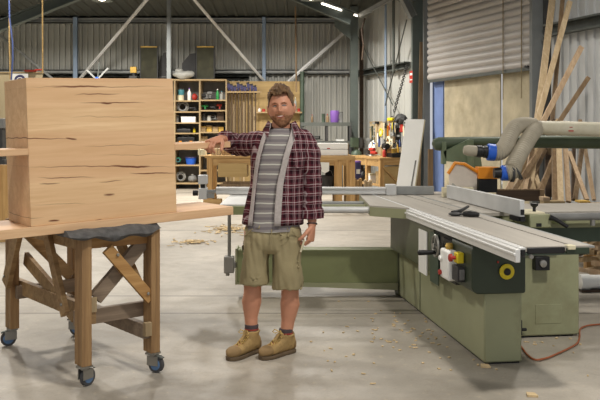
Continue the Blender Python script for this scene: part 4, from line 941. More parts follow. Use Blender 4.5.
# swing arm, its post and foot block
arm = wpart('swing_arm', MB().bb(-.575, .93, 7.30, 7.5, .115, .425).prism([(-.575, 7.29, .125), (.93, 7.29, .075), (.93, 7.29, .125)], (0, .02, 0)), 'saw_green', bevel=.01)
wpart('arm_lip', MB().prism([(-.575, 7.28, .112), (.93, 7.28, .06), (.93, 7.28, .125), (-.575, 7.28, .128)], (0, .22, 0)), 'saw_green_light', arm, smooth=0)
wpart('arm_end_plate', MB().bb(-.59, -.57, 7.28, 7.52, .11, .435), 'saw_green_light', arm, bevel=.004)
wpart('pivot_column', MB().tube((.95, 7.4, .0), (.95, 7.4, .5), .07, seg=18).bb(.89, .98, 7.28, 7.36, .02, .44), 'saw_housing', arm)
wpart('support_rod', MB().tube((-.645, 7.3, .33), (-.645, 7.3, .80), .016, seg=12), 'zinc', arm)
wpart('rod_clamp', MB().bb(-.69, -.60, 7.24, 7.34, .22, .37).bb(-.66, -.57, 7.28, 7.36, .26, .32).tube((-.66, 7.29, .19), (-.66, 7.29, .24), .018), 'zinc', arm, bevel=.006)
# main table and rip fence
mt = sp_('main_table', MB().bb(2.215, 3.6, 6.02, 6.72, TZ - .03, TZ).bb(2.215, 2.62, 6.721, 8.2, TZ - .03, TZ), 'table_steel', bevel=.003)
sp_('table_apron', MB().bb(2.4, 3.5, 6.03, 6.07, TZ - .1, TZ - .03).bb(2.25, 3.5, 6.1, 6.68, TZ - .14, TZ - .03).bb(2.25, 2.58, 6.69, 8.1, TZ - .14, TZ - .03), 'saw_green_light', mt, bevel=.003)
sp_('underside_shade', MB().bb(2.23, 3.4, 6.2, 6.66, .60, TZ - .14).bb(2.23, 2.55, 6.6, 8.0, .5, TZ - .14), 'machine_green', mt)  # dark blocks standing in for the shade under the main table
fr = sp_('fence_rail', MB().tube((2.72, 5.90, TZ - .03), (3.7, 5.90, TZ - .03), .03, seg=18), 'grey')
sp_('rail_bracket', MB().bb(2.80, 2.86, 5.9, 6.04, TZ - .09, TZ - .03).bb(3.3, 3.36, 5.9, 6.04, TZ - .09, TZ - .03), 'saw_green', fr)
sp_('rail_end', MB().tube((3.08, 5.90, TZ - .1), (3.08, 5.90, TZ - .045), .02, seg=10), 'zinc', fr)
rf = sp_('rip_fence', MB().bb(2.368, 2.404, 5.62, 7.35, TZ + .006, TZ + .128), 'alu_dull', bevel=.003, label='tall aluminium rip fence plate')
sp_('fence_end_slot', MB().bb(2.372, 2.40, 5.614, 5.622, TZ + .02, TZ + .06), 'black', rf); sp_('fence_end_slot', MB().bb(2.372, 2.40, 5.614, 5.622, TZ - .03, TZ - .005).bb(2.36, 2.42, 5.64, 5.8, TZ - .03, TZ + .004), 'black', rf)
fh = sp_('fence_head', MB().bb(2.47, 2.64, 5.68, 5.98, TZ - .085, TZ + .015), 'saw_green_light', rf, bevel=.008)
sp_('head_cap', MB().bb(2.41, 2.60, 5.70, 5.96, TZ + .012, TZ + .03), 'cream', fh, bevel=.005)
sp_('knob', MB().lathe([(.012, 0), (.012, .03), (.028, .045), (.03, .06), (.012, .066)], c=(2.54, 5.76, TZ + .03), seg=14), 'black', fh)
sp_('clamp_lever', MB().limb([((2.62, 5.67, TZ - .005), .022), ((2.66, 5.66, TZ - .02), .016), ((2.74, 5.62, TZ - .075), .014)], 10), 'black', fh)
sp_('head_slot', MB().bb(2.52, 2.56, 5.674, 5.682, TZ - .075, TZ - .05), 'black', fh)
# blade guard hood hanging over the blade
hd = wpart('blade_hood', MB().prism([(1.47, 7.9, TZ + .06), (1.47, 7.9, TZ + .22), (1.53, 7.9, TZ + .31), (1.62, 7.9, TZ + .30), (1.75, 7.9, TZ + .22), (1.75, 7.9, TZ + .04), (1.58, 7.9, TZ + .03)], (.05, .16, 0)), 'guard_clear', bevel=.004, label='cloudy plastic blade hood')
wpart('hood_rim', MB().path([(1.46, 7.89, TZ + .22), (1.53, 7.89, TZ + .325), (1.62, 7.89, TZ + .315), (1.76, 7.89, TZ + .23)], .017), 'orange', hd)
wpart('orange_box', MB().bb(1.75, 1.955, 7.84, 8.0, TZ + .17, TZ + .285), 'orange', hd, bevel=.006)
wpart('brush_skirt', MB().bb(1.755, 1.94, 7.86, 7.98, TZ + .035, TZ + .17), 'black', hd, bevel=.004)
wpart('splitter_bar', MB().bar((1.5, 7.9, TZ + .12), (1.62, 7.9, TZ + .02), .03, .02), 'grey_box', hd)
# overarm boom and its green shroud
bm_ = wpart('overarm_boom', MB().limb([((1.375, 8.3, 1.365), .02, .03), ((1.39, 8.3, 1.37), .055, .06), ((1.44, 8.3, 1.375), .072, .07), ((1.56, 8.3, 1.385), .062, .07), ((1.75, 8.3, 1.40), .052, .06), ((2.1, 8.3, 1.405), .048, .06), ((2.45, 8.3, 1.40), .066, .06), ((2.9, 8.3, 1.395), .068, .06), ((3.7, 8.3, 1.39), .07, .06)], 18), 'boom_green', label='dark green overarm boom')
wpart('boom_post', MB().bb(3.55, 3.7, 8.22, 8.38, 0, 1.36), 'boom_green', bm_)
wpart('boom_hanger', MB().bb(1.46, 1.5, 8.2, 8.3, 1.17, 1.40).prism([(1.47, 8.2, 1.3), (1.74, 8.2, 1.43), (1.85, 8.2, 1.26), (1.87, 8.2, 1.12), (1.74, 8.2, 1.10), (1.60, 8.2, 1.19), (1.50, 8.2, 1.2)], (0, .12, 0)), 'guard_green', bm_, smooth=0)
wpart('hanger_plate', MB().bb(1.7, 1.77, 8.14, 8.2, 1.12, 1.42), 'guard_green', bm_, bevel=.004)
wpart('wing_nut', MB().tube((1.72, 8.1, 1.11), (1.72, 8.2, 1.11), .025), 'black', bm_)

# clamps / push handles lying on the sliding table, board on the table
def on_table(px, py, z=TZ):
    Y = (CH - z) * F / (py - HY); return Vector((XP(px, Y), Y, z))
p0 = on_table(455, 216, TZ); p1 = on_table(468, 210.5, TZ)
t = thing('push_stick', 'black angled handle lying on the sliding table, the left of two', 'handle', p0 + Vector((0, 0, .002)))
d_ = p1 - p0
part('grip', MB().limb([(Vector((-.02, 0, .022)), .016), (Vector((.03, .04, .022)), .022), (Vector((.07, .12, .026)), .014), (d_ + Vector((0, 0, .03)), .011)], 12), 'black', t); part('foot', MB().ball((0, 0, .014), (.05, .05, .014)), 'dark_grey', t)
p0 = on_table(470, 217, TZ)
t = thing('push_block', 'black stubby handle lying on the sliding table, the right of two', 'handle', p0 + Vector((0, 0, .002)))
part('grip', MB().limb([(Vector((-.04, .03, .018)), .018), (Vector((.0, 0, .02)), .024), (Vector((.06, -.03, .018)), .016)], 12), 'black', t); part('lug', MB().torus((-.02, .06, .014), .03, .008), 'dark_grey', t)
solo('timber_offcut', MB().bb(-.15, .15, -.03, .03, 0, .095).bb(-.15, .15, -.034, -.03, .03, .06), 'cream', 'cream coloured board standing on the saw table behind the sliding fence', 'timber', loc=(1.52, 7.72, TZ + .002), bevel=.003)

# ------------------------------------------------------------------ extraction pipe and hoses
YP = 8.0
def corr_hose(pts, r, n=46, amp=.07):
    P = [Vector(p) for p in pts]; out = []
    for k in range(n):
        t_ = k / (n - 1) * (len(P) - 1); i = min(int(t_), len(P) - 2); f = t_ - i
        a, b = P[max(i - 1, 0)], P[i]; c_, d = P[i + 1], P[min(i + 2, len(P) - 1)]
        q = .5 * ((2 * b) + (c_ - a) * f + (2 * a - 5 * b + 4 * c_ - d) * f * f + (3 * b - a - 3 * c_ + d) * f ** 3)
        out.append((q, r * (1 + (amp if k % 2 else -amp))))
    return MB().limb(out, 18)
t = thing('extraction_pipe', 'cream dust extraction pipe with two ribbed hoses above the saw', 'pipe', W(545, 128, YP) * 1.0)
o_ = W(545, 128, YP)
def ep(name, mb, mat, parent=None, **kw):
    for v in mb.v: v -= o_
    return part(name, mb, mat, parent or t, **kw)
pipe = ep('main_pipe', MB().tube(W(536, 127.5, YP), W(700, 132.5, YP), .069, .079, seg=22), 'pipe_cream')
ep('tape_band', MB().tube(W(560, 128.2, YP), W(571, 128.5, YP), .0725, seg=22), 'pipe_cream', pipe); ep('wye', MB().limb([(W(524, 125.3, YP), .05), (W(530, 126.3, YP), .068), (W(540, 127.7, YP), .072)], 18), 'hose', pipe)
ep('red_print', MB().bb(W(566, 0, YP).x, W(571, 0, YP).x, YP - .077, YP - .0745, ZP(131.5, YP), ZP(130.3, YP)).bb(W(567, 0, YP).x, W(570, 0, YP).x, YP - .077, YP - .0745, ZP(127.7, YP), ZP(127.0, YP)), 'red', pipe, smooth=0)
h1 = ep('ribbed_hose', corr_hose([W(534, 126, YP - .02), W(524, 124.8, YP - .1), W(515.5, 127.5, YP - .22), W(510, 136, YP - .36), W(505.5, 146, YP - .5), W(499.5, 152, YP - .58), W(491.5, 152.5, YP - .6)], .074, 64, .06), 'hose')
h2 = ep('ribbed_hose', corr_hose([W(536, 129, YP - .1), W(530.5, 136, YP - .25), W(525, 145, YP - .4), W(519, 155, YP - .55), W(514.5, 164, YP - .65), W(512.5, 171, YP - .7), W(506, 173.2, YP - .7)], .074, 64, .06), 'hose')
def collar(px, py, Y, par, ex):
    a = W(px, py, Y); ax = Vector((-1, 0, -.03 if ex else .08)).normalized()
    ep('blue_collar', MB().lathe([(.06, -.04), (.078, -.03), (.08, .03), (.07, .04)], c=a, seg=24, axis=ax), 'blue', par)
    ep('black_cuff', MB().lathe([(.058, .03), (.058, .07), (.052, .075), (.052, .09), (.058, .095), (.056, .14)], c=a, seg=22, axis=ax), 'black', par)
    ep('spigot', MB().lathe([(.045, .13), (.05, .15), (.05, .22), (.042, .25), (.03, .26)], c=a, seg=20, axis=ax), 'hose', par)
collar(491.5, 152.3, YP - .6, h1, 0)
a = W(505, 173, YP - .7); ax = Vector((-1, 0, .0))
ep('blue_collar', MB().lathe([(.055, -.04), (.07, -.03), (.072, .03), (.06, .04)], c=a, seg=24, axis=ax), 'blue', h2)
ep('black_cuff', MB().lathe([(.052, .03), (.05, .07), (.046, .08), (.046, .1)], c=a, seg=22, axis=ax), 'black', h2)
ep('hose_clamp', MB().tube(a + Vector((.05, 0, 0)), a + Vector((.075, 0, .0)), .083, seg=22).tube(a + Vector((.1, .0, .0)), a + Vector((.115, 0, .01)), .08, seg=22), 'dark_grey', h2)

# ------------------------------------------------------------------ timber at the right wall
def lean(px0, py0, Y0, px1, py1, Y1, w, mat, label, d=.04):
    a, b = W(px0, py0, Y0), W(px1, py1, Y1); c = a.copy()
    solo('timber_length', MB().bar((0, 0, 0), b - a, w, d, up=(0, 1, 0)), mat, label, 'timber', loc=c, smooth=0)
lean(528, 200, 11.3, 553, -6, 13.2, .1, 'plank_pale', 'tall pale timber length leaning nearest the grey door column')
lean(545.5, 198, 11.8, 563, -6, 12.9, .06, 'plank_brown', 'dark brown timber length leaning behind the tall pale one')
lean(516, 200, 11.2, 570, 1.5, 12.6, .075, 'plank_pale', 'pale timber length leaning right, second tallest of the crossing ones')
lean(504, 197, 11.0, 581.5, 47, 12.0, .075, 'plank_pink', 'pinkish timber length leaning far right with its end below the wall girt')
lean(508, 199, 10.9, 588.5, 77.5, 11.6, .06, 'plank_brown', 'shorter brown timber length leaning below the pinkish one')
lean(538, 197, 10.6, 561, 140, 11.6, .07, 'plank_brown', 'brown timber length behind the extraction pipe leaning right')
lean(555, 204, 10.4, 554, 120, 11.9, .07, 'plank_brown', 'upright brown plank below the pipe, leftmost of the three upright ones')
lean(561, 206, 10.3, 558, 120, 11.6, .065, 'plank_pale', 'upright pale plank below the pipe, middle of the three upright ones')
lean(568.5, 202, 10.5, 564, 122, 11.6, .06, 'plank_pink', 'upright narrow pinkish plank below the pipe, rightmost of the three upright ones')
lean(587, 200, 10.5, 569, 152, 11.2, .055, 'plank_pink', 'short thin plank leaning left below the pipe at the wall')
lean(531, 196, 11.4, 534, 140, 12.3, .12, 'plank_pale', 'broad pale board leaning behind the lower ribbed hose')
lean(549, 196, 11.6, 549.5, 120, 12.4, .12, 'dark_board', 'dark board standing in the shade behind the upright planks')
lean(523, 198, 10.8, 532, 150, 11.5, .06, 'plank_pink', 'short pinkish batten leaning behind the lower ribbed hose')
# dark trestle table the timber rests on
t = thing('timber_rack', 'dark low timber rack behind the saw carrying the leaning timber', 'rack', (3.0, 10.5, 0))
z_ = ZP(206, 10.5); part('top', MB().bb(-.5, 1.4, -.3, 1.1, z_ - .32, z_ - .25), 'dark_board', t); part('front_board', MB().bb(-.52, .02, -.42, -.37, .63, .765), 'dark_board', t); part('edge', MB().bb(.02, .07, -.45, -.3, .62, .775).bb(-.52, .02, -.425, -.365, .766, .78), 'plank_brown', t)
for x in (-.45, 1.3):
    for y in (-.25, 1.0): part('leg', MB().bb(x - .04, x + .04, y - .04, y + .04, 0, z_ - .3), 'plank_brown', t)
part('side_board', MB().bb(-.5, 1.4, -.34, -.3, z_ - .3, z_ - .02), 'dark_board', t)
for i, (px0, px1, py0, py1, Y, mat, lab) in enumerate(((542, 563, 200.5, 207, 9.3, 'pine_x', 'yellow board end lying behind the fence head'), (566, 584, 204.2, 206, 9.3, 'plank_brown', 'thin brown board lying on the saw table right of the yellow one'),
        (580, 606, 203, 205.8, 9.2, 'offcut', 'pale board lying at the right edge on the back of the saw table'), (578, 588, 200.5, 202.6, 9.25, 'brass', 'short yellow offcut lying on the pale board at the right'), (541, 548, 196.8, 200.2, 9.3, 'plank_pink', 'small pinkish block lying on the yellow board end'))):
    X0, X1 = XP(px0, Y), XP(px1, Y); z0 = ZP(py1, Y); z1 = ZP(py0, Y)
    solo('timber_offcut', MB().bb(-(X1-X0)/2, (X1-X0)/2, -.08, .08 + .03 * (i % 2), 0, z1 - z0), mat, lab, 'timber', loc=((X0+X1)/2, Y, z0), bevel=.003)
t = thing('side_table', 'low green extension table behind the main saw table', 'table', (2.9, 9.2, 0))
zq = ZP(207.2, 9.2); part('top', MB().bb(-.6, 1.1, -.35, .35, zq - .04, zq - .003), 'galv', t)
for x in (-.5, 1.0):
    part('leg', MB().bb(x - .04, x + .04, -.3, -.22, 0, zq - .04), 'machine_green', t); part('leg', MB().bb(x - .04, x + .04, .22, .3, 0, zq - .04), 'machine_green', t)
# offcut pile at the right edge
for k_, (a_, b_, c_, d_, w_, m_, l_) in enumerate(((510, 200, 537, 158, .05, 'plank_pale', 'short pale stick leaning behind the orange guard box'), (521, 200, 545, 150, .06, 'plank_brown', 'brown stick leaning just below the extraction pipe end'),
        (544, 200, 525, 146, .06, 'plank_pale', 'pale stick leaning left behind the lower ribbed hose'), (575, 200, 583, 140, .06, 'plank_brown', 'brown stick at the right wall leaning slightly right'),
        (534, 198, 540.5, 128, .07, 'plank_brown', 'brown upright slat close behind the hose junction'), (573, 200, 574, 130, .05, 'dark_board', 'dark thin slat standing against the right wall'), (594, 200, 580, 120, .05, 'plank_pink', 'thin pinkish slat leaning left near the right edge'))):
    lean(a_, b_, 11.0 + .12 * k_, c_, d_, 11.9 + .12 * k_, w_, m_, l_)
t = thing('offcut_bin_frame', 'yellow timber post frame at the right edge behind the saw', 'frame', (3.16, 8.7, 0))
part('post', MB().bb(-.06, .05, -.05, .05, 0, ZP(242, 8.7)), 'bench_wood_z', t); part('rail', MB().bb(-.06, .6, -.04, .04, ZP(246, 8.7), ZP(241, 8.7)), 'bench_wood', t); part('post', MB().bb(.5, .6, -.05, .05, 0, ZP(242, 8.7)), 'bench_wood_z', t)
rnd = random.Random(11); k = 0
words = ['lowest', 'low', 'lower middle', 'middle', 'upper middle', 'high', 'topmost']
for i in range(28):
    L = rnd.uniform(.35, .75); x = rnd.uniform(2.82, 3.3); y = rnd.uniform(7.8, 8.4); z = .04 + i * .02
    a = rnd.uniform(-.9, .9); mb = MB().bb(-L/2, L/2, -.032, .032, -.018, .018).bb(-L/2 * .6, L/2, -.032, .015, .017, .03)
    o = solo('timber_offcut', mb, ('plank_pink', 'plank_pale', 'plank_brown', 'plank_pale')[i % 4], '%s stick in the offcut heap at the right edge, %s' % (('pinkish', 'pale', 'dark brown', 'cream')[i % 4], words[i * 7 // 28]), 'timber',
         loc=(x, y, z), rot=(rnd.uniform(-.12, .12), rnd.uniform(-.25, .25), a + (1.2 if i % 3 == 0 else 0)), group='offcuts heaped at the right edge', smooth=0)
Yq = 7.55
t = thing('white_pipe', 'white plastic pipe lying on the floor at the right edge', 'pipe', (XP(579.5, Yq), Yq, .085))
part('tube', MB().tube((0, 0, 0), (1.3, .1, 0), .065, seg=22), 'white_paint', t); part('end_socket', MB().tube((-.0, 0, 0), (.09, .007, 0), .074, seg=22), 'white_paint', t)
solo('floor_beam', MB().bb(0, 1.4, -.08, .08, 0, .02), 'dark_board', 'dark strip of timber on the floor under the white pipe', 'timber', loc=(XP(579, Yq), Yq, .0), smooth=0)
# orange cable
pts = [(521, 348), (527, 356), (535, 361.5), (546, 360), (556, 356), (568, 350.5), (577, 345), (579.5, 338.5), (580, 331), (585, 328), (592, 326.5), (612, 325)]
P = []
for x, y in pts:
    Y = 1200 / (y - HY); P.append(Vector((XP(x, Y), Y, .012)))
h_ = corr_hose(P, .0065, 70, 0); c = P[0].copy()
for v in h_.v: v -= c
solo('power_cable', h_, 'cable_orange', 'orange brown power cable curving across the floor by the saw', 'cable', loc=c)
# ================================================================== STAND AND BOX
N0 = Vector((-1.283, 4.73, 0)); RS = R(39.6)
t = thing('timber_stand', 'wheeled timber trolley stand carrying the wooden box', 'stand', N0, rotz=RS)
LX, LY = .455, 1.163; ZT = .895
def leg(x, y, m='stand_wood'):
    part('leg', MB().bb(x - .031, x + .031, y - .055, y + .0, .125, ZT).bb(x - .031, x + .031, y + .001, y + .05, .125, ZT - .004), m, t, bevel=.003)
leg(0, 0); leg(LX, 0, 'stand_wood'); leg(0, LY); leg(LX, LY)
def st(name, mb, mat, **kw): return part(name, mb, mat, t, bevel=.002, **kw)
# top rails
st('top_rail', MB().bb(-.03, .03, 0, LY, ZT - .09, ZT + .0), 'stand_wood_x'); st('top_rail', MB().bb(LX - .03, LX + .03, 0, LY, ZT - .09, ZT), 'stand_wood_x')
st('top_rail', MB().bb(0, LX, -.0, .05, ZT - .09, ZT), 'stand_orange'); st('top_rail', MB().bb(0, LX, LY - .03, LY + .03, ZT - .09, ZT), 'stand_orange')
# low rails
st('low_rail', MB().bb(.035, .075, -.02, LY + .1, .36, .46), 'stand_wood_x'); st('low_rail', MB().bb(-.02, LX, .055, .095, .34, .43), 'stand_grey')
st('low_rail', MB().bb(LX - .075, LX - .035, -.04, LY, .22, .31), 'stand_grey'); st('low_rail', MB().bb(0, LX, LY - .1, LY - .06, .34, .43), 'stand_grey')
st('end_block', MB().bb(LX - .08, LX - .035, -.07, -.04, .24, .325), 'pine'); st('end_block', MB().bb(.035, .075, -.03, -.02, .43, .52), 'pine')
# diagonals
st('diagonal_brace', MB().bar((.09, .03, .50), (LX - .02, .03, ZT - .06), .04, .085, up=(0, 0, 1)), 'stand_grey')
st('diagonal_brace', MB().bar((.14, -.03, .80), (LX - .02, -.03, .46), .03, .07), 'stand_orange')
st('diagonal_brace', MB().bar((-.045, .15, .40), (-.045, .42, ZT - .05), .03, .08), 'stand_wood_x')
st('diagonal_brace', MB().bar((-.05, LY - .03, .44), (-.05, LY - .28, ZT - .02), .035, .1), 'stand_wood_x')
st('diagonal_brace', MB().bar((.06, LY - .1, .62), (.06, .25, .36), .03, .09), 'stand_wood_x')
st('diagonal_brace', MB().bar((LX + .0, .15, .5), (LX, .5, ZT - .06), .03, .08), 'stand_wood_x')
st('diagonal_brace', MB().bar((.08, LY - .06, .8), (LX - .05, LY - .06, .45), .03, .08), 'stand_wood_x')
for x, y, z in ((-.06, .17, .46), (.2, -.05, .76), (LX - .05, -.05, .5), (-.07, LY - .04, .5)): st('bolt', MB().lathe([(.011, 0), (.009, .008)], c=(x, y, z), seg=10, axis=(0, -1, 0) if x > .1 else (-1, 0, 0)), 'zinc')
def caster(x, y, ang):
    a = R(ang); M = Matrix.Translation((x, y, 0)) @ Matrix.Rotation(a, 4, 'Z')
    w = part('caster', MB().bb(-.035, .035, -.035, .035, .112, .126).tube((0, 0, .1), (0, 0, .114), .024).bb(-.03, .05, -.024, -.019, .045, .105).bb(-.03, .05, .019, .024, .045, .105).xf(M), 'zinc', t)
    part('wheel', MB().lathe([(.035, -.014), (.052, -.013), (.052, .013), (.035, .014)], c=(.025, 0, .052), seg=26, axis=(0, 1, 0)).xf(M), 'rubber', w)
    part('hub', MB().lathe([(.03, -.018), (.036, -.015), (.036, .015), (.03, .018)], c=(.025, 0, .052), seg=20, axis=(0, 1, 0)).xf(M), 'rubber_blue', w)
    part('brake_tab', MB().bar((.02, 0, .11), (.075, 0, .095), .03, .006).xf(M), 'galv_dark', w)
caster(0, -.02, 22); caster(LX, -.02, -65); caster(0, LY, 165); caster(LX, LY, -50)
# moving blanket between stand and slab
def blanket():
    mb = MB(); n, m = 34, 10; rings = []
    for i in range(n + 1):
        f = i / n; x = -.12 + f * (LX + .15); s = math.sin(math.pi * f)
        hang_ = .008 + .038 * s ** .8 + .012 * math.sin(f * 17); y0 = -.075 - .012 * math.sin(f * 11) - .02 * s
        pr = [(y0, .0), (y0 - .012, -hang_ * .5), (y0 + .008, -hang_), (y0 + .05, -hang_ * .92), (.02, -.012), (.35, -.004), (.35, .028), (y0 + .08, .024 + .02 * f), (y0 + .03, .02)]
        rings.append([(x, y, ZT + .006 + z) for y, z in pr])
    mb.loft(rings); return mb.jitter(.007, 14, 2)
solo('moving_blanket', blanket(), 'blanket', 'grey padded blanket folded between the stand and the wooden slab', 'blanket', loc=N0, rot=(0, 0, RS), smooth=60)

# box with two slabs running through it
C1 = Vector((-1.530, 4.55, .96)); ang = math.atan2(.588, .809); tilt = R(1.9)
M0 = Matrix.Rotation(ang, 4, 'Z') @ Matrix.Rotation(-tilt, 4, 'Y')
BWd, BD, BH = .922, .43, .848
def spx(px): k = (px - 300) / F; return (4.55 * k + 1.530) / (.809 - .588 * k)
def loc(px, py):
    s = spx(px); Y = 4.55 + .588 * s; return s / math.cos(tilt), ZP(py, Y) - .96 - math.sin(tilt) * s
def vein(px0, py0, px1, py1, w=.004, k=1.2):
    a, b = loc(px0, py0), loc(px1, py1); sl = (b[1] - a[1]) / (b[0] - a[0])
    return (a[0], b[0], (a[1] + b[1]) / 2, sl, w * .85, k * 1.15)
V = [vein(24, 87.5, 176, 86.5, .004, .75), vein(55, 86.3, 112, 86.5, .006, 1.3), vein(78, 94.6, 125, 93.6, .005, 1.1), vein(82, 103.3, 150, 102.4, .005, 1.2), vein(104, 103, 116, 103, .009, 1.6),
     vein(-20, 139.5, 78, 137.5, .0045, 1.1), vein(68, 137, 80, 139, .008, 1.6), vein(85, 146.5, 160, 144.5, .003, .8), vein(25, 167.4, 178, 166.4, .0045, 1.0), vein(112, 166.6, 152, 166.2, .009, 2), 
     vein(38, 177.7, 98, 177.4, .0045, 1.0), vein(40, 183.5, 62, 183, .006, .9), vein(100, 182.5, 124, 181, .004, .9), vein(104, 194.3, 116, 194.2, .01, 1), vein(130, 173.4, 178, 172.6, .006, 1.3), vein(30, 205, 90, 203, .003, .6), vein(70, 117, 160, 116.5, .003, .6), vein(100, 155, 178, 154, .003, .6),
     vein(-5, 220, 45, 218, .004, .8), vein(90, 222, 102, 219.5, .008, 1.4), vein(48, 221.5, 60, 219.8, .008, 1.5), vein(50, 229, 76, 226, .004, 1)]
wood('box_wood', (238, 204, 160), (212, 172, 126), 'x', 7, c3=(220, 176, 136), plank=.14, explicit=V, rough=.45)
wood('slab_wood', (230, 194, 152), (206, 164, 124), 'x', 8, rough=.5, veins=.3)
t = thing('wooden_box', 'large pale hardwood box with two long slabs, standing on the wheeled stand', 'cabinet', C1)
t.rotation_euler = M0.to_euler()
part('box_shell', MB().bb(0, BWd, 0, BD, 0, BH), 'box_wood', t, bevel=.002)
part('lower_slab', MB().bb(-.55, 1.335, -.012, BD + .02, -.055, -.0005), 'slab_wood', t, bevel=.003)
zl = loc(100, 149.8)[1]
part('upper_slab', MB().bb(-.55, -.0005, -.006, BD * .6, loc(27, 155.2)[1], loc(27, 148.5)[1]), 'slab_wood', t, bevel=.003)
part('upper_slab', MB().bb(BWd + .0005, 1.335, .0, BD * .85, loc(200, 149)[1], loc(200, 143)[1]), 'slab_wood', t, bevel=.003)
# timber stacked at the far left edge
rnd = random.Random(3)
for i in range(11):
    Y = 12.9; z = i * .085; w = rnd.uniform(-.06, .02)
    solo('stacked_board', MB().bb(-1.6, w, 0, .25, 0, .07), ('pine_x', 'offcut', 'plank_pink')[i % 3] if i % 3 < 2 else 'pine_x',
         'pale board stacked at the far left edge, %s' % ['lowest', 'second lowest', 'third lowest', 'fourth lowest', 'fifth lowest', 'middle one', 'fifth from the top', 'fourth from the top', 'third from the top', 'second from the top', 'topmost'][i], 'timber', loc=(XP(6.5, Y), Y, z + .0), group='boards stacked at the left edge', smooth=0)
t = thing('machine_vise', 'grey and black tool on top of the board stack at the far left', 'tool', (XP(1, 12.9), 12.98, .938))
part('body', MB().bb(-.3, .06, -.08, .1, 0, .12).bb(-.2, .02, -.08, .1, .11, .62), 'dark_grey', t, bevel=.01); part('column', MB().bb(-.1, -.02, -.03, .03, .1, .35), 'black', t); part('head', MB().bb(-.2, .055, -.1, .08, .62, .78), 'grey', t, bevel=.01)
t = thing('timber_post', 'yellow timber post at the far left edge behind the lower slab', 'post', (XP(4.5, 11), 11, 0))
part('post', MB().bb(-.06, .06, -.05, .05, 0, 1.05), 'bench_wood_z', t); part('foot', MB().bb(-.3, .1, -.1, .1, 0, .1), 'bench_wood', t)
# ================================================================== THE MAN
RM = Vector((-.17, 5.42, 0))
def G(px, py, Y=5.42): return W(px, py, Y) - RM
def XL(px, Y=5.42): return XP(px, Y) - RM.x
man = thing('person', 'bearded person in plaid shirt and khaki shorts, one hand on the slab', 'person', RM)
def ell(cx, cy, z, rx, ry, n=36, e=2.3):
    out = []
    for k in range(n):
        a = 2 * math.pi * k / n; s, c = math.sin(a), math.cos(a)
        out.append((cx + rx * math.copysign(abs(s) ** (2 / e), s), cy - ry * math.copysign(abs(c) ** (2 / e), c), z))
    return out
Z = lambda py, Y=5.42: ZP(py, Y)

HC = Vector((XL(281.3), -.012, 1.669)); HROT = Matrix.Rotation(R(-4), 4, 'Y') @ Matrix.Rotation(R(-6), 4, 'Z')
def gs(a, s): return math.exp(-(a / s) ** 2)
def headp(th, ph, off=0.0):
    d = Vector((math.sin(th) * math.sin(ph), -math.sin(th) * math.cos(ph), math.cos(th)))
    p = Vector((.085 * d.x, .099 * d.y, (.127 if d.z > 0 else .142) * d.z))
    t_ = min(1, max(0, -p.z / .142))
    p.x *= 1 - .30 * t_ ** 1.7
    if p.y > 0: p.y *= 1 - .45 * t_
    else: p.y *= 1 - .04 * t_
    # squarer jaw and forehead
    p.x *= 1 + .10 * gs(p.z + .065, .045) + .03 * gs(p.z - .06, .04)
    if p.y < 0:
        x, z = p.x, p.z; o = 0
        nz = 0
        if -.052 < z < .03: nz = max(0, 1 - abs((z + .029)) / (.022 if z < -.029 else .058)) ** .8
        o += .026 * nz * gs(x, .0105 + .008 * gs(z + .034, .01))
        for sx in (-1, 1):
            o -= .014 * gs(x - sx * .031, .017) * gs(z - .006, .012)
            o += .005 * gs(x - sx * .03, .02) * gs(z - .027, .009)
            o += .006 * gs(x - sx * .042, .02) * gs(z + .03, .02)
        o += .006 * gs(x, .022) * gs(z + .066, .012) - .003 * gs(x, .02) * gs(z + .066, .003)
        o += .010 * gs(x, .026) * gs(z + .118, .02)
        p.y -= o
    if off: p += d * off
    return p
def head_grid(nt_=72, np_=96):
    mb = MB(); rings = []
    for i in range(nt_ + 1):
        th = max(.03, min(math.pi - .03, math.pi * i / nt_))
        rings.append([headp(th, 2 * math.pi * k / np_) for k in range(np_)])
    return mb.loft(rings)
def place_head(mb):
    for v in mb.v: v[:] = (HROT @ v) + HC
    return mb

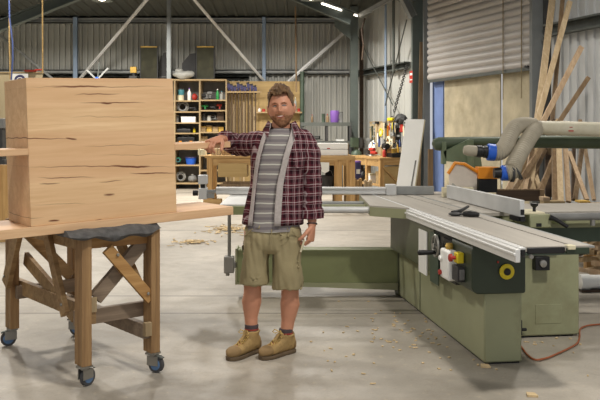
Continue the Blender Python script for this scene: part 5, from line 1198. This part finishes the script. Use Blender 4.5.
# hands ---------------------------------------------------------------
def hand(wrist, d, n, a, curl, thumb_curl=.5, s=1.0, spread=.0):
    """d along the palm, n towards the palm side, a towards the thumb"""
    d = Vector(d).normalized(); a = Vector(a); a = (a - d * a.dot(d)).normalized(); n0 = Vector(n); n_ = d.cross(a); n_ = n_ if n_.dot(n0) > 0 else -n_
    w = Vector(wrist); mb = MB()
    def ringp(c, ra, rb): return [c + a * (math.cos(t_) * ra) + n_ * (math.sin(t_) * rb) for t_ in [2 * math.pi * k / 18 for k in range(18)]]
    mb.loft([ringp(w - d * .02 * s, .029 * s, .022 * s), ringp(w + d * .01 * s, .030 * s, .021 * s), ringp(w + d * .04 * s, .040 * s, .019 * s), ringp(w + d * .075 * s, .044 * s, .016 * s), ringp(w + d * .098 * s, .041 * s, .013 * s)])
    for i, (off, L, r) in enumerate(((.032, .074, .0095), (.011, .082, .0098), (-.011, .077, .0094), (-.032, .060, .0084))):
        p = w + (d * (.088 - .005 * abs(i - 1)) + a * off) * s; dirn = (d + a * off * (.8 + spread)).normalized()
        pts = [(p - dirn * .02 * s, r * s)]; c_ = curl[i] if isinstance(curl, (list, tuple)) else curl
        pts.append((p + dirn * .006 * s - n_ * .002 * s, r * 1.05 * s)); ang_ = 0; q = p + dirn * .006 * s
        for seg, f in ((.45, .75), (.32, 1.0), (.23, .75)):
            ang_ += c_ * f
            dd = dirn * math.cos(ang_) + n_ * math.sin(ang_)
            q0 = q; q = q + dd * L * seg * s; pts.append((q0.lerp(q, .55), r * .92 * s)); pts.append((q, r * .95 * s)); r *= .93
        pts.append((q + dd * .006 * s, r * .55 * s))
        mb.limb(pts, 10)
    p = w + (d * .022 + a * .026) * s; dd = (d * .75 + a * .75 + n_ * .25).normalized()
    pts = [(p - dd * .01, .013 * s), (p + dd * .02 * s, .0155 * s)]; q = p + dd * .045 * s; pts.append((q, .0125 * s))
    dd = (dd + (d * .4 + n_ * .5 - a * .3) * thumb_curl).normalized(); q = q + dd * .032 * s; pts.append((q, .0115 * s))
    dd = (dd + (n_ * .4 - a * .2) * thumb_curl).normalized(); q = q + dd * .024 * s; pts += [(q, .0095 * s), (q + dd * .006, .005)]
    mb.limb(pts, 10)
    return mb, q

# joints
shR, elR = G(258, 141), G(236.0, 144.5, 5.60)
wrR = G(220.0, 139.0, 5.33)
shL, elL, wrL = G(306, 142), G(312.5, 184, 5.46), G(312, 225.5, 5.38)
bm = MB()
bm.loft([ell(XL(272), 0, .78, .16, .10), ell(XL(271), 0, .86, .172, .115), ell(XL(271), 0, .95, .168, .115), ell(XL(273), 0, 1.1, .155, .11), ell(XL(276), 0, 1.25, .165, .112), ell(XL(279), 0, 1.38, .175, .105), ell(XL(281), 0, 1.44, .165, .09), ell(XL(281), .005, 1.485, .11, .072), ell(XL(281), .01, 1.52, .07, .062)])
bm.limb([((XL(281), .015, 1.44), .075), ((XL(281), .012, 1.52), .064), ((XL(281), .01, 1.58), .058), ((XL(281), .005, 1.64), .055)], 24)
hg = place_head(head_grid()); bm.merge(hg)
for sx in (-1, 1):
    e = MB().ball((sx * .090, .002, -.012), (.010, .019, .034), 14, 10).ball((sx * .087, .0, -.036), (.009, .012, .014), 10, 8); place_head(e); bm.merge(e)
bm.limb([(shR + Vector((.06, 0, -.01)), .06), (shR, .062), (shR.lerp(elR, .5), .055), (elR, .046), (elR.lerp(wrR, .35), .044), (wrR, .029, .024)], 20)
bm.limb([(shL + Vector((-.06, 0, -.01)), .06), (shL, .062), (shL.lerp(elL, .5), .054), (elL, .045), (elL.lerp(wrL, .3), .044), (elL.lerp(wrL, .8), .032), (wrL, .029, .025)], 20)
for hip, kn, c1, c2, an, ft in (((258, 232), (252.5, 287), (251.5, 302), (251, 317), (251.6, 332), (-.61, -.79)), ((284, 232), (290, 291), (290, 304), (288, 321), (286, 336), (-.715, -.70))):
    K = G(*kn); A = G(*an)
    bm.limb([(G(*hip), .095), (G((hip[0] + kn[0]) / 2, 258), .08), (K + Vector((0, 0, .05)), .062), (K, .06), (K - Vector((0, 0, .04)), .060), (G(*c1) + Vector((0, .012, 0)), .067), (G(*c2) + Vector((0, .006, 0)), .046), (A, .039), (A - Vector((0, 0, .07)), .036)], 22)
    bm.limb([(Vector((A.x, A.y, .085)), .04), (Vector((A.x + ft[0] * .1, A.y + ft[1] * .1, .065)), .036), (Vector((A.x + ft[0] * .18, A.y + ft[1] * .18, .045)), .024)], 14)
# right hand resting over the slab edge
dR = (W(208, 143.0, 5.22) - W(220.0, 139.0, 5.33))
hm, _ = hand(wrR, dR, (0, 0, -1), (1, .0, 0), [.95, 1.0, .95, .85], .6, 1.12)
bm.merge(hm)
dL = Vector((-.10, -.12, -1))
hm, tip = hand(wrL, dL, (-.9, .45, 0), (-.45, -.9, 0), [.85, 1.05, 1.1, 1.15], .9, 1.1)
bm.merge(hm)
body = part('body', bm, 'skin', man, smooth=0); remesh(body, .0042, 3, .5)

# face details
def hp(x, z, lift=.0):
    """point on the face surface at head coords x, z"""
    best = None
    for i in range(60):
        for k in range(-24, 25):
            th = math.pi * (i + .5) / 60; ph = k * .05
            p = headp(th, ph)
            dd = (p.x - x) ** 2 + (p.z - z) ** 2
            if best is None or dd < best[0]: best = (dd, p)
    p = best[1].copy(); p.x = x; p.z = z; p.y -= lift; return HROT @ p + HC
for sx in (-1, 1):
    c = hp(sx * .031, .006); e = part('eye', MB().ball(c + Vector((0, .0075, 0)), (.0125, .0115, .0095), 16, 10), 'eye_white', man)
    part('iris', MB().ball(c + Vector((0, -.0018, 0)), (.0048, .002, .0048), 12, 6), 'iris', e)
    part('lashes_with_shade', MB().limb([(hp(sx * .017, .0065, .004), .0018), (hp(sx * .031, .0115, .005), .0034), (hp(sx * .046, .0055, .003), .0018)], 8), 'iris', e)  # lashes made thick and dark to paint in the shade of the eyes
    part('eyelid', MB().limb([(hp(sx * .016, .0085, .001), .002), (hp(sx * .031, .0155, .002), .0028), (hp(sx * .047, .0075, .0), .002)], 8), 'skin', man, label='upper eyelid')
    part('eyebrow', MB().limb([(hp(sx * .013, .022, .001), .0025, .004), (hp(sx * .03, .028, .001), .003, .0045), (hp(sx * .048, .021, .001), .002, .003)], 8).jitter(.0012, 300), 'beard', man)
part('lips', MB().limb([(hp(-.028, -.060, .002), .0012), (hp(-.013, -.0675, .003), .0038), (hp(0, -.0695, .004), .0045), (hp(.013, -.0675, .003), .0038), (hp(.028, -.060, .002), .0012)], 8), 'lip', man)
part('teeth', MB().limb([(hp(-.018, -.0615, .004), .001), (hp(0, -.0645, .006), .0026), (hp(.018, -.0615, .004), .001)], 8), 'eye_white', man)
def patch(cond, offf, nt_=90, np_=120, thick=.004):
    idx = {}; mb = MB()
    def vid(i, k):
        k %= np_
        if (i, k) not in idx:
            th = max(.02, min(math.pi - .02, math.pi * i / nt_)); ph = 2 * math.pi * k / np_
            if ph > math.pi: ph -= 2 * math.pi
            p = headp(th, ph); o = offf(p, ph, th); d = Vector((math.sin(th) * math.sin(ph), -math.sin(th) * math.cos(ph), math.cos(th)))
            idx[(i, k)] = len(mb.v); mb.v.append(p + d * o)
        return idx[(i, k)]
    for i in range(nt_):
        for k in range(np_):
            th = math.pi * (i + .5) / nt_; ph = 2 * math.pi * (k + .5) / np_
            if ph > math.pi: ph -= 2 * math.pi
            if cond(headp(th, ph), ph, th): mb.f.append((vid(i, k), vid(i + 1, k), vid(i + 1, k + 1), vid(i, k + 1)))
    return place_head(mb)
def hair_c(p, ph, th):
    a = abs(ph); lim = .076 - .008 * gs(p.x, .03)
    if a > .75: lim = .076 - (a - .75) * .16
    if a > 1.25: lim = max(-.0, .0)
    if a > 1.75: lim = -.055
    return p.z > lim + .004 * noise.noise(p * 90)
def hair_o(p, ph, th):
    top = max(0, min(1, (p.z - .045) / .05)); front = max(0, -p.y / .09)
    o = .004 + .016 * top + .016 * top * front + .008 * top * gs(p.x - .01, .05)
    o += top * .022 * noise.noise(Vector((p.x * 38, p.y * 26, p.z * 20 + 3))) + .005 * top * math.sin(p.x * 230 + p.z * 160 + 8 * noise.noise(p * 25)) + .012 * top * front * gs(p.x - .03, .03)
    return max(.002, o)
hr = part('hair', patch(hair_c, hair_o), 'hair', man, smooth=60)
m_ = hr.modifiers.new('t', 'SOLIDIFY'); m_.thickness = .012; m_.offset = -1
def beard_c(p, ph, th):
    if p.y > .01 or abs(ph) > 1.5: return False
    if p.z < -.084: return True
    if abs(p.x) > .033 and p.z < -.058 - .35 * max(0, abs(p.x) - .045) * 0: return True
    if -.0605 < p.z < -.050 and abs(p.x) < .034: return True
    if abs(p.x) > .029 and p.z < -.056: return True
    return abs(ph) > 1.4 and p.z < -.0
bd = part('beard', patch(beard_c, lambda p, ph, th: .0018 + .005 * gs(p.z + .12, .03) * gs(p.x, .05) + .0012 * noise.noise(p * 200)), 'beard', man, smooth=60)
m_ = bd.modifiers.new('t', 'SOLIDIFY'); m_.thickness = .006; m_.offset = -1

# fabrics
def plaid(nm='plaid', ky=.8):
    m, nt, b = _new(nm)
    tc = nt.nodes.new('ShaderNodeTexCoord'); sp = nt.nodes.new('ShaderNodeSeparateXYZ')
    nz = N(nt, 'ShaderNodeTexNoise', i_Scale=7.0, i_Detail=2.0); nt.links.new(tc.outputs['Object'], nz.inputs['Vector'])
    vm = nt.nodes.new('ShaderNodeVectorMath'); vm.operation = 'MULTIPLY_ADD'; nt.links.new(nz.outputs[1], vm.inputs[0]); vm.inputs[1].default_value = (.02, .02, .02); nt.links.new(tc.outputs['Object'], vm.inputs[2])
    nt.links.new(vm.outputs[0], sp.inputs[0])
    def band(c, period, phase, width, soft=.25):
        f = mth(nt, 'FRACT', mth(nt, 'ADD', mth(nt, 'DIVIDE', c, period), phase))
        dist = mth(nt, 'ABSOLUTE', mth(nt, 'SUBTRACT', f, .5))
        return mth(nt, 'MULTIPLY', mth(nt, 'SUBTRACT', width / 2, dist), 1 / (width * soft), clamp=True)
    xx = mth(nt, 'ADD', sp.outputs[0], mth(nt, 'MULTIPLY', sp.outputs[1], ky))
    res = []
    for c in (xx, sp.outputs[2]):
        wide = band(c, .058, .0, .45, .12); thin = band(c, .058, .5, .13, .3); mid = band(c, .058, .78, .08, .3)
        res.append((wide, thin, mid))
    dark = lin((46, 20, 28)); red = lin((92, 38, 48)); pale = lin((206, 190, 190))
    s1 = mth(nt, 'MULTIPLY', mth(nt, 'ADD', res[0][0], res[1][0]), .5)
    out = mixc(nt, s1, red, dark)
    th_ = mth(nt, 'MULTIPLY', mth(nt, 'ADD', res[0][1], res[1][1]), .5, clamp=True)
    out = mixc(nt, th_, out, pale)
    md = mth(nt, 'MULTIPLY', mth(nt, 'ADD', res[0][2], res[1][2]), .32, clamp=True)
    out = mixc(nt, md, out, pale)
    nt.links.new(out, b.inputs['Base Color']); b.inputs['Roughness'].default_value = .9; b.inputs['Specular IOR Level'].default_value = .15
plaid(); plaid('plaid_turned', -.8)
def stripes():
    m, nt, b = _new('striped')
    tc = nt.nodes.new('ShaderNodeTexCoord'); sp = nt.nodes.new('ShaderNodeSeparateXYZ')
    nz = N(nt, 'ShaderNodeTexNoise', i_Scale=6.0, i_Detail=2.0); nt.links.new(tc.outputs['Object'], nz.inputs['Vector'])
    nt.links.new(tc.outputs['Object'], sp.inputs[0])
    z = mth(nt, 'ADD', sp.outputs[2], mth(nt, 'MULTIPLY', nz.outputs[0], .02))
    f = mth(nt, 'FRACT', mth(nt, 'DIVIDE', z, .064))
    rp = nt.nodes.new('ShaderNodeValToRGB'); rp.color_ramp.interpolation = 'CONSTANT'
    g, w, d = lin((138, 132, 130)), lin((202, 202, 190)), lin((116, 110, 112))
    setramp(rp, [(0, g), (.16, w), (.28, g), (.52, d), (.8, g)])
    nt.links.new(f, rp.inputs[0]); nt.links.new(rp.outputs[0], b.inputs['Base Color']); b.inputs['Roughness'].default_value = .9
stripes()

# rings of the shirt body: (py, cx_px, rx, ry, gap_left_px, gap_right_px)
SH = [(223.5, 272.8, .208, .152, 252.5, 274), (214, 273.6, .203, .150, 253, 274.3), (200, 275.2, .193, .145, 254, 275), (185, 277, .184, .145, 255.5, 277), (170, 278, .185, .147, 258, 280),
      (156, 279.3, .190, .147, 260.5, 283), (146, 280.3, .188, .140, 263, 286), (139, 281, .180, .128, 265.5, 288.5), (134, 281.5, .160, .112, 267.5, 290), (130.3, 281.7, .125, .098, 269.3, 291), (127, 281.8, .100, .09, 270.5, 291.6), (122.8, 281.8, .088, .084, 271.3, 291.8)]
def shell(rows, off, trim=None, n=60):
    mb = MB(); rings = []
    for py, cx, rx, ry, gl, gr in rows:
        X = XL(cx); z = Z(py); rx_, ry_ = rx + off, ry + off
        def ang_of(px):
            # convert to x at the front surface (nearer to camera than Y=5.42)
            x = (px - 300) / F * (5.42 - ry * .9) - RM.x; q = max(-.97, min(.97, (x - X) / rx_)); e = 2.3
            return math.asin(math.copysign(abs(q) ** (e / 2), q))
        a0, a1 = ang_of(gr), ang_of(gl) + 2 * math.pi
        if trim == 'R': a1 = a0 + .027 / ry * 1.0
        if trim == 'L': a0 = a1 - .027 / ry * 1.0
        r = []
        for k in range(n + 1):
            a = a0 + (a1 - a0) * k / n; s, c = math.sin(a), math.cos(a); e = 2.3
            w = 1 + .012 * math.sin(a * 7 + py * .12) + .01 * math.sin(a * 3 - py * .09)
            if trim: w += .018
            r.append((X + rx_ * w * math.copysign(abs(s) ** (2 / e), s), -ry_ * w * math.copysign(abs(c) ** (2 / e), c), z))
        rings.append(r)
    return mb.loft(rings, closed=False)
def thick(o, t_): m = o.modifiers.new('t', 'SOLIDIFY'); m.thickness = t_; m.offset = -1; return o
sub = []
for a_, b_ in zip(SH, SH[1:]): sub += [a_, tuple((x + y) / 2 for x, y in zip(a_, b_))]
sub.append(SH[-1])
fl = shell(sub, 0)
nb_ = len(fl.v)
# sleeves as closed wrinkled limbs
def sleeve(pts, seed, seg=28):
    P = [Vector(p[0]) for p in pts]; out = []
    for i in range(len(P) - 1):
        for f in (0, .25, .5, .75):
            q = P[i].lerp(P[i + 1], f); r = [pts[i][j] * (1 - f) + pts[i + 1][j] * f for j in (1, 2)]
            k = len(out); w = 1 + .035 * math.sin(k * 2.1 + seed) + .02 * math.sin(k * 4.3)
            out.append((q, r[0] * w, r[1] * w))
    out.append((P[-1], pts[-1][1], pts[-1][2]))
    mb = MB().limb(out, seg); mb.f = mb.f[:-1]      # open at the cuff
    return mb.jitter(.006, 9, seed)
sl_R = sleeve([(G(268, 141), .07, .07), (G(258, 142.5, 5.43), .078, .078), (G(247, 144.5, 5.50), .080, .080), (G(238, 145.0, 5.585), .076, .072), (G(231.5, 142.5, 5.53), .072, .064), (G(226.0, 140.5, 5.42), .060, .055), (G(224.6, 139.8, 5.39), .063, .058)], 1)
sl_L = sleeve([(G(296, 137), .065, .07), (G(304, 141), .078, .085), (G(309, 152), .074, .085), (G(311, 170), .068, .078), (G(312.3, 186), .066, .074), (G(312.0, 200), .067, .074), (G(311.5, 208.5), .072, .078), (G(311.5, 218), .080, .08)], 2)
fl.jitter(.005, 8, 4)
flannel = thick(part('plaid_shirt', fl, 'plaid', man, smooth=70, label='open red and white plaid shirt'), .006)
thick(part('sleeve', sl_R, 'plaid_turned', man, smooth=70), .005); thick(part('sleeve', sl_L, 'plaid', man, smooth=70), .005)
part('cuff', MB().limb([(G(311.5, 209, 5.42), .080, .084), (G(311.7, 213, 5.42), .084, .086), (G(311.6, 217.5, 5.42), .083, .085)], 28).jitter(.003, 12, 3), 'plaid', man, smooth=70)
part('cuff', MB().limb([(G(227.5, 141.0, 5.45), .066, .060), (G(225.6, 140.4, 5.415), .067, .062), (G(224.2, 139.8, 5.385), .065, .060)], 28).jitter(.003, 12, 5), 'plaid_turned', man, smooth=70)
for s_ in 'LR': thick(part('lining_edge', shell(sub, .004, trim=s_, n=8).jitter(.004, 8, 4), 'fleece', man, smooth=70, label='pale grey lining edge of the open shirt'), .006)
# collar flaps
for sx, gx in ((-1, 270.5), (1, 291.8)):
    b0 = G(gx, 122.5, 5.34); b1 = G(281.8 + sx * 13.5, 120.5, 5.42); b2 = G(281.8 + sx * 19, 129.5, 5.36); b3 = G(gx + sx * 2.6, 139.0, 5.275)
    thick(part('collar', MB().prism([b0, b1, b2, b3], (0, .006, 0)).jitter(.003, 20, sx), 'plaid', man, smooth=60), .003)
part('pocket', MB().prism([G(293, 151, 5.27), G(303, 152, 5.31), G(303, 166, 5.31), G(298, 168, 5.285), G(293, 166, 5.265)], (0, .012, 0)), 'plaid', man, smooth=0)
# t-shirt
ts = MB().loft([ell(XL(cx), 0, Z(py), rx, ry, 60) for py, cx, rx, ry in ((229.5, 272.5, .183, .145), (222, 273.5, .180, .140), (205, 274.5, .174, .134), (185, 276, .172, .133), (165, 278, .175, .134), (150, 280, .174, .128), (140, 281, .162, .112), (134.5, 281.5, .135, .094), (131, 281.5, .10, .08), (128.8, 281.4, .076, .07))])
ts.jitter(.005, 7, 9); part('t_shirt', ts, 'striped', man, smooth=70, label='grey t-shirt with pale stripes')
part('neckband', MB().limb([(G(281.4, 129.6), .074, .07), (G(281.4, 128.2), .068, .066)], 30), 'belt', man)
# shorts
so = MB().loft([ell(XL(272), 0, Z(py), rx, ry, 40, 2.8) for py, rx, ry in ((225, .178, .135), (235, .19, .145), (243, .196, .135), (248, .198, .125), (251.5, .19, .10))])
for cx0, cx1, hem, rr in ((257, 254.2, 282.5, .088), (286.5, 287.6, 287.5, .094)):
    rings = []
    for f in (0, .25, .5, .75, 1):
        py = 240 + (hem - 240) * f; c = cx0 + (cx1 - cx0) * f
        rings.append(ell(XL(c), .0, Z(py), rr + .006 * f, .128 - .010 * f, 36, 2.6))
    so.loft(rings)
so = part('shorts', so, 'shorts', man, smooth=0, label='khaki shorts'); remesh(so, .007, 3, .5)
for v in so.data.vertices:
    c = v.co; w = Vector((c.x * 9, c.y * 9, c.z * 5)); v.co += v.normal * (.020 * noise.noise(w) + .010 * noise.noise(Vector((c.x * 30, c.y * 20, c.z * 9 + c.x * 14))))
for v in so.data.vertices:
    for (cx, hem) in ((254.6, 282.5), (287.3, 287.5)):
        pass
part('fly_seam', MB().path([G(271.5, 229, 5.265), G(272, 240, 5.26), G(271, 250, 5.265)], .003), 'shorts', man)
for x0, y0, x1, y1 in ((244.5, 236, 252, 229), (299, 238, 292, 231)): part('pocket_edge', MB().path([G(x0, y0, 5.345), G((x0 + x1) / 2, (y0 + y1) / 2 + .8, 5.305), G(x1, y1, 5.28)], .004), 'shorts', man)
# socks and boots
def boot(an_px, an_py, f, top):
    A = G(an_px, an_py); f = Vector((f[0], f[1], 0)).normalized(); sdir = Vector((f.y * -1, f.x, 0)) ; up = Vector((0, 0, 1)); A = Vector((A.x, A.y, 0))
    zt_ = Z(top)
    part('sock', MB().lathe([(.044, zt_ - .03), (.047, zt_ + .005), (.046, zt_ + .02), (.047, zt_ + .035), (.044, zt_ + .04)], c=(A.x, A.y, 0), seg=22), 'sock', man)
    part('sock_band', MB().lathe([(.047, zt_ + .004), (.0485, zt_ + .008), (.047, zt_ + .014)], c=(A.x, A.y, 0), seg=22), 'sock_red', man)
    def ring(s, w, z0, z1, e=2.6, n=28):
        s = s * .94; w = w * .96; c = A + f * s; out = []
        for k in range(n):
            a = 2 * math.pi * k / n; ca, sa_ = math.cos(a), math.sin(a)
            out.append(c + sdir * (w * math.copysign(abs(ca) ** (2 / e), ca)) + up * ((z0 + z1) / 2 + (z1 - z0) / 2 * math.copysign(abs(sa_) ** (2 / e), sa_)))
        return out
    mb = MB().loft([ring(-.072, .018, .03, .09), ring(-.066, .034, .022, .12), ring(-.04, .043, .02, .135), ring(0, .044, .02, .14), ring(.05, .046, .02, .125), ring(.10, .052, .02, .10), ring(.15, .056, .02, .084), ring(.19, .054, .02, .078), ring(.22, .044, .02, .07), ring(.238, .026, .024, .052), ring(.243, .008, .03, .044)])
    sh_ = []
    for z, off, ra, rb in ((.06, .0, .058, .046), (.10, .006, .062, .048), (.13, .008, .060, .050), (.155, .002, .058, .051), (zt_ - .012, -.002, .059, .053), (zt_, -.004, .062, .056)):
        c = A + f * off; sh_.append([c + f * (math.cos(a) * ra) + sdir * (math.sin(a) * rb) + up * (z + .012 * math.cos(a) * (z > .15) * 0) for a in [2 * math.pi * k / 28 for k in range(28)]])
    mb.loft(sh_)
    b = part('boot', mb, 'boot', man, smooth=0); remesh(b, .0055, 4, .5)
    for v in b.data.vertices: v.co += v.normal * .002 * noise.noise(v.co * 40)
    def outl(z, g): 
        pts = []
        for s, w in ((-.078, .012), (-.07, .034), (-.04, .045), (0, .044), (.05, .044), (.10, .052), (.15, .058), (.19, .056), (.225, .045), (.247, .02)): pts.append((s, w + g))
        return [A + f * s * .94 + sdir * w * .96 + up * z for s, w in pts] + [A + f * s * .94 - sdir * w * .96 + up * z for s, w in reversed(pts)]
    part('sole', MB().loft([outl(.0, -.003), outl(.008, .0), outl(.022, .0), outl(.026, -.003)]), 'sole', b, bevel=.002)
    part('toe_cap', MB().loft([ring(.172, .0565, .026, .0835), ring(.19, .0565, .024, .0805), ring(.222, .046, .024, .073), ring(.240, .028, .026, .055), ring(.246, .008, .03, .046)]), 'boot_toe', b)
    part('heel_counter', MB().loft([ring(-.077, .018, .03, .08), ring(-.069, .036, .024, .095), ring(-.045, .0455, .022, .10)]), 'boot_toe', b)
    L = MB()
    for k in range(5):
        s = .045 + k * .022; z = .155 - k * .014; w = .026
        c = A + f * s
        L.limb([(c - sdir * w + up * (z - .02), .004), (c + f * .004 + up * z, .005), (c + f * .016 + sdir * w + up * (z - .03), .003)], 6)
        L.limb([(c + sdir * w + up * (z - .02), .003), (c + f * .004 + up * (z + .001), .005), (c + f * .016 - sdir * w + up * (z - .03), .003)], 6)
    c = A + f * .062 + up * .16
    for q in (-1, 1): L.limb([(c, .003), (c + sdir * q * .03 + up * .012 + f * .015, .0035), (c + sdir * q * .045 - up * .006 + f * .02, .0035), (c + sdir * q * .02 - up * .012 + f * .02, .0035), (c + f * .004, .003)], 6)
    part('laces', L, 'lace', b)
    part('tongue', MB().limb([(A + f * .11 + up * .10, .012, .02), (A + f * .075 + up * .135, .012, .024), (A + f * .06 + up * (zt_ + .012), .008, .026)], 12), 'boot', b)
boot(251.6, 332, (-.61, -.79), 330)
boot(286, 336, (-.715, -.70), 334)
# wrist band
part('wrist_band', MB().torus(elL.lerp(wrL, .96), .033, .004, axis=(wrL - elL)), 'dark_grey', man)
# pencil in the hanging hand
pp = tip + RM
a_, b_ = W(304.5, 240, pp.y - .02), W(300.6, 252, pp.y - .02)
t = thing('pencil', 'short pale pencil held in the hanging hand', 'pencil', b_)
part('shaft', MB().tube((0, 0, 0), a_ - b_, .007, seg=6), 'cream', t); part('tip', MB().tube((0, 0, 0), (b_ - a_) * .18, .005, .001, seg=6), 'pine', t)

# ================================================================== CAMERA, WORLD, RENDER LOOK
cam = bpy.data.cameras.new('camera'); cam.lens = 48; cam.sensor_width = 36; cam.sensor_fit = 'HORIZONTAL'
cam.shift_x = 0; cam.shift_y = -(200 - HY) / 600; cam.clip_end = 100
co = bpy.data.objects.new('camera', cam); col.objects.link(co); co.location = (0, 0, CH); co.rotation_euler = (R(90), 0, 0)
scene.camera = co
w = bpy.data.worlds.new('world'); scene.world = w; w.use_nodes = True
bg = w.node_tree.nodes['Background']; bg.inputs[0].default_value = (.96, .97, 1.0, 1); bg.inputs[1].default_value = .8
scene.view_settings.view_transform = 'Standard'; scene.view_settings.look = 'None'; scene.view_settings.gamma = 1
scene.view_settings.use_curve_mapping = False; scene.view_settings.exposure = -0.48
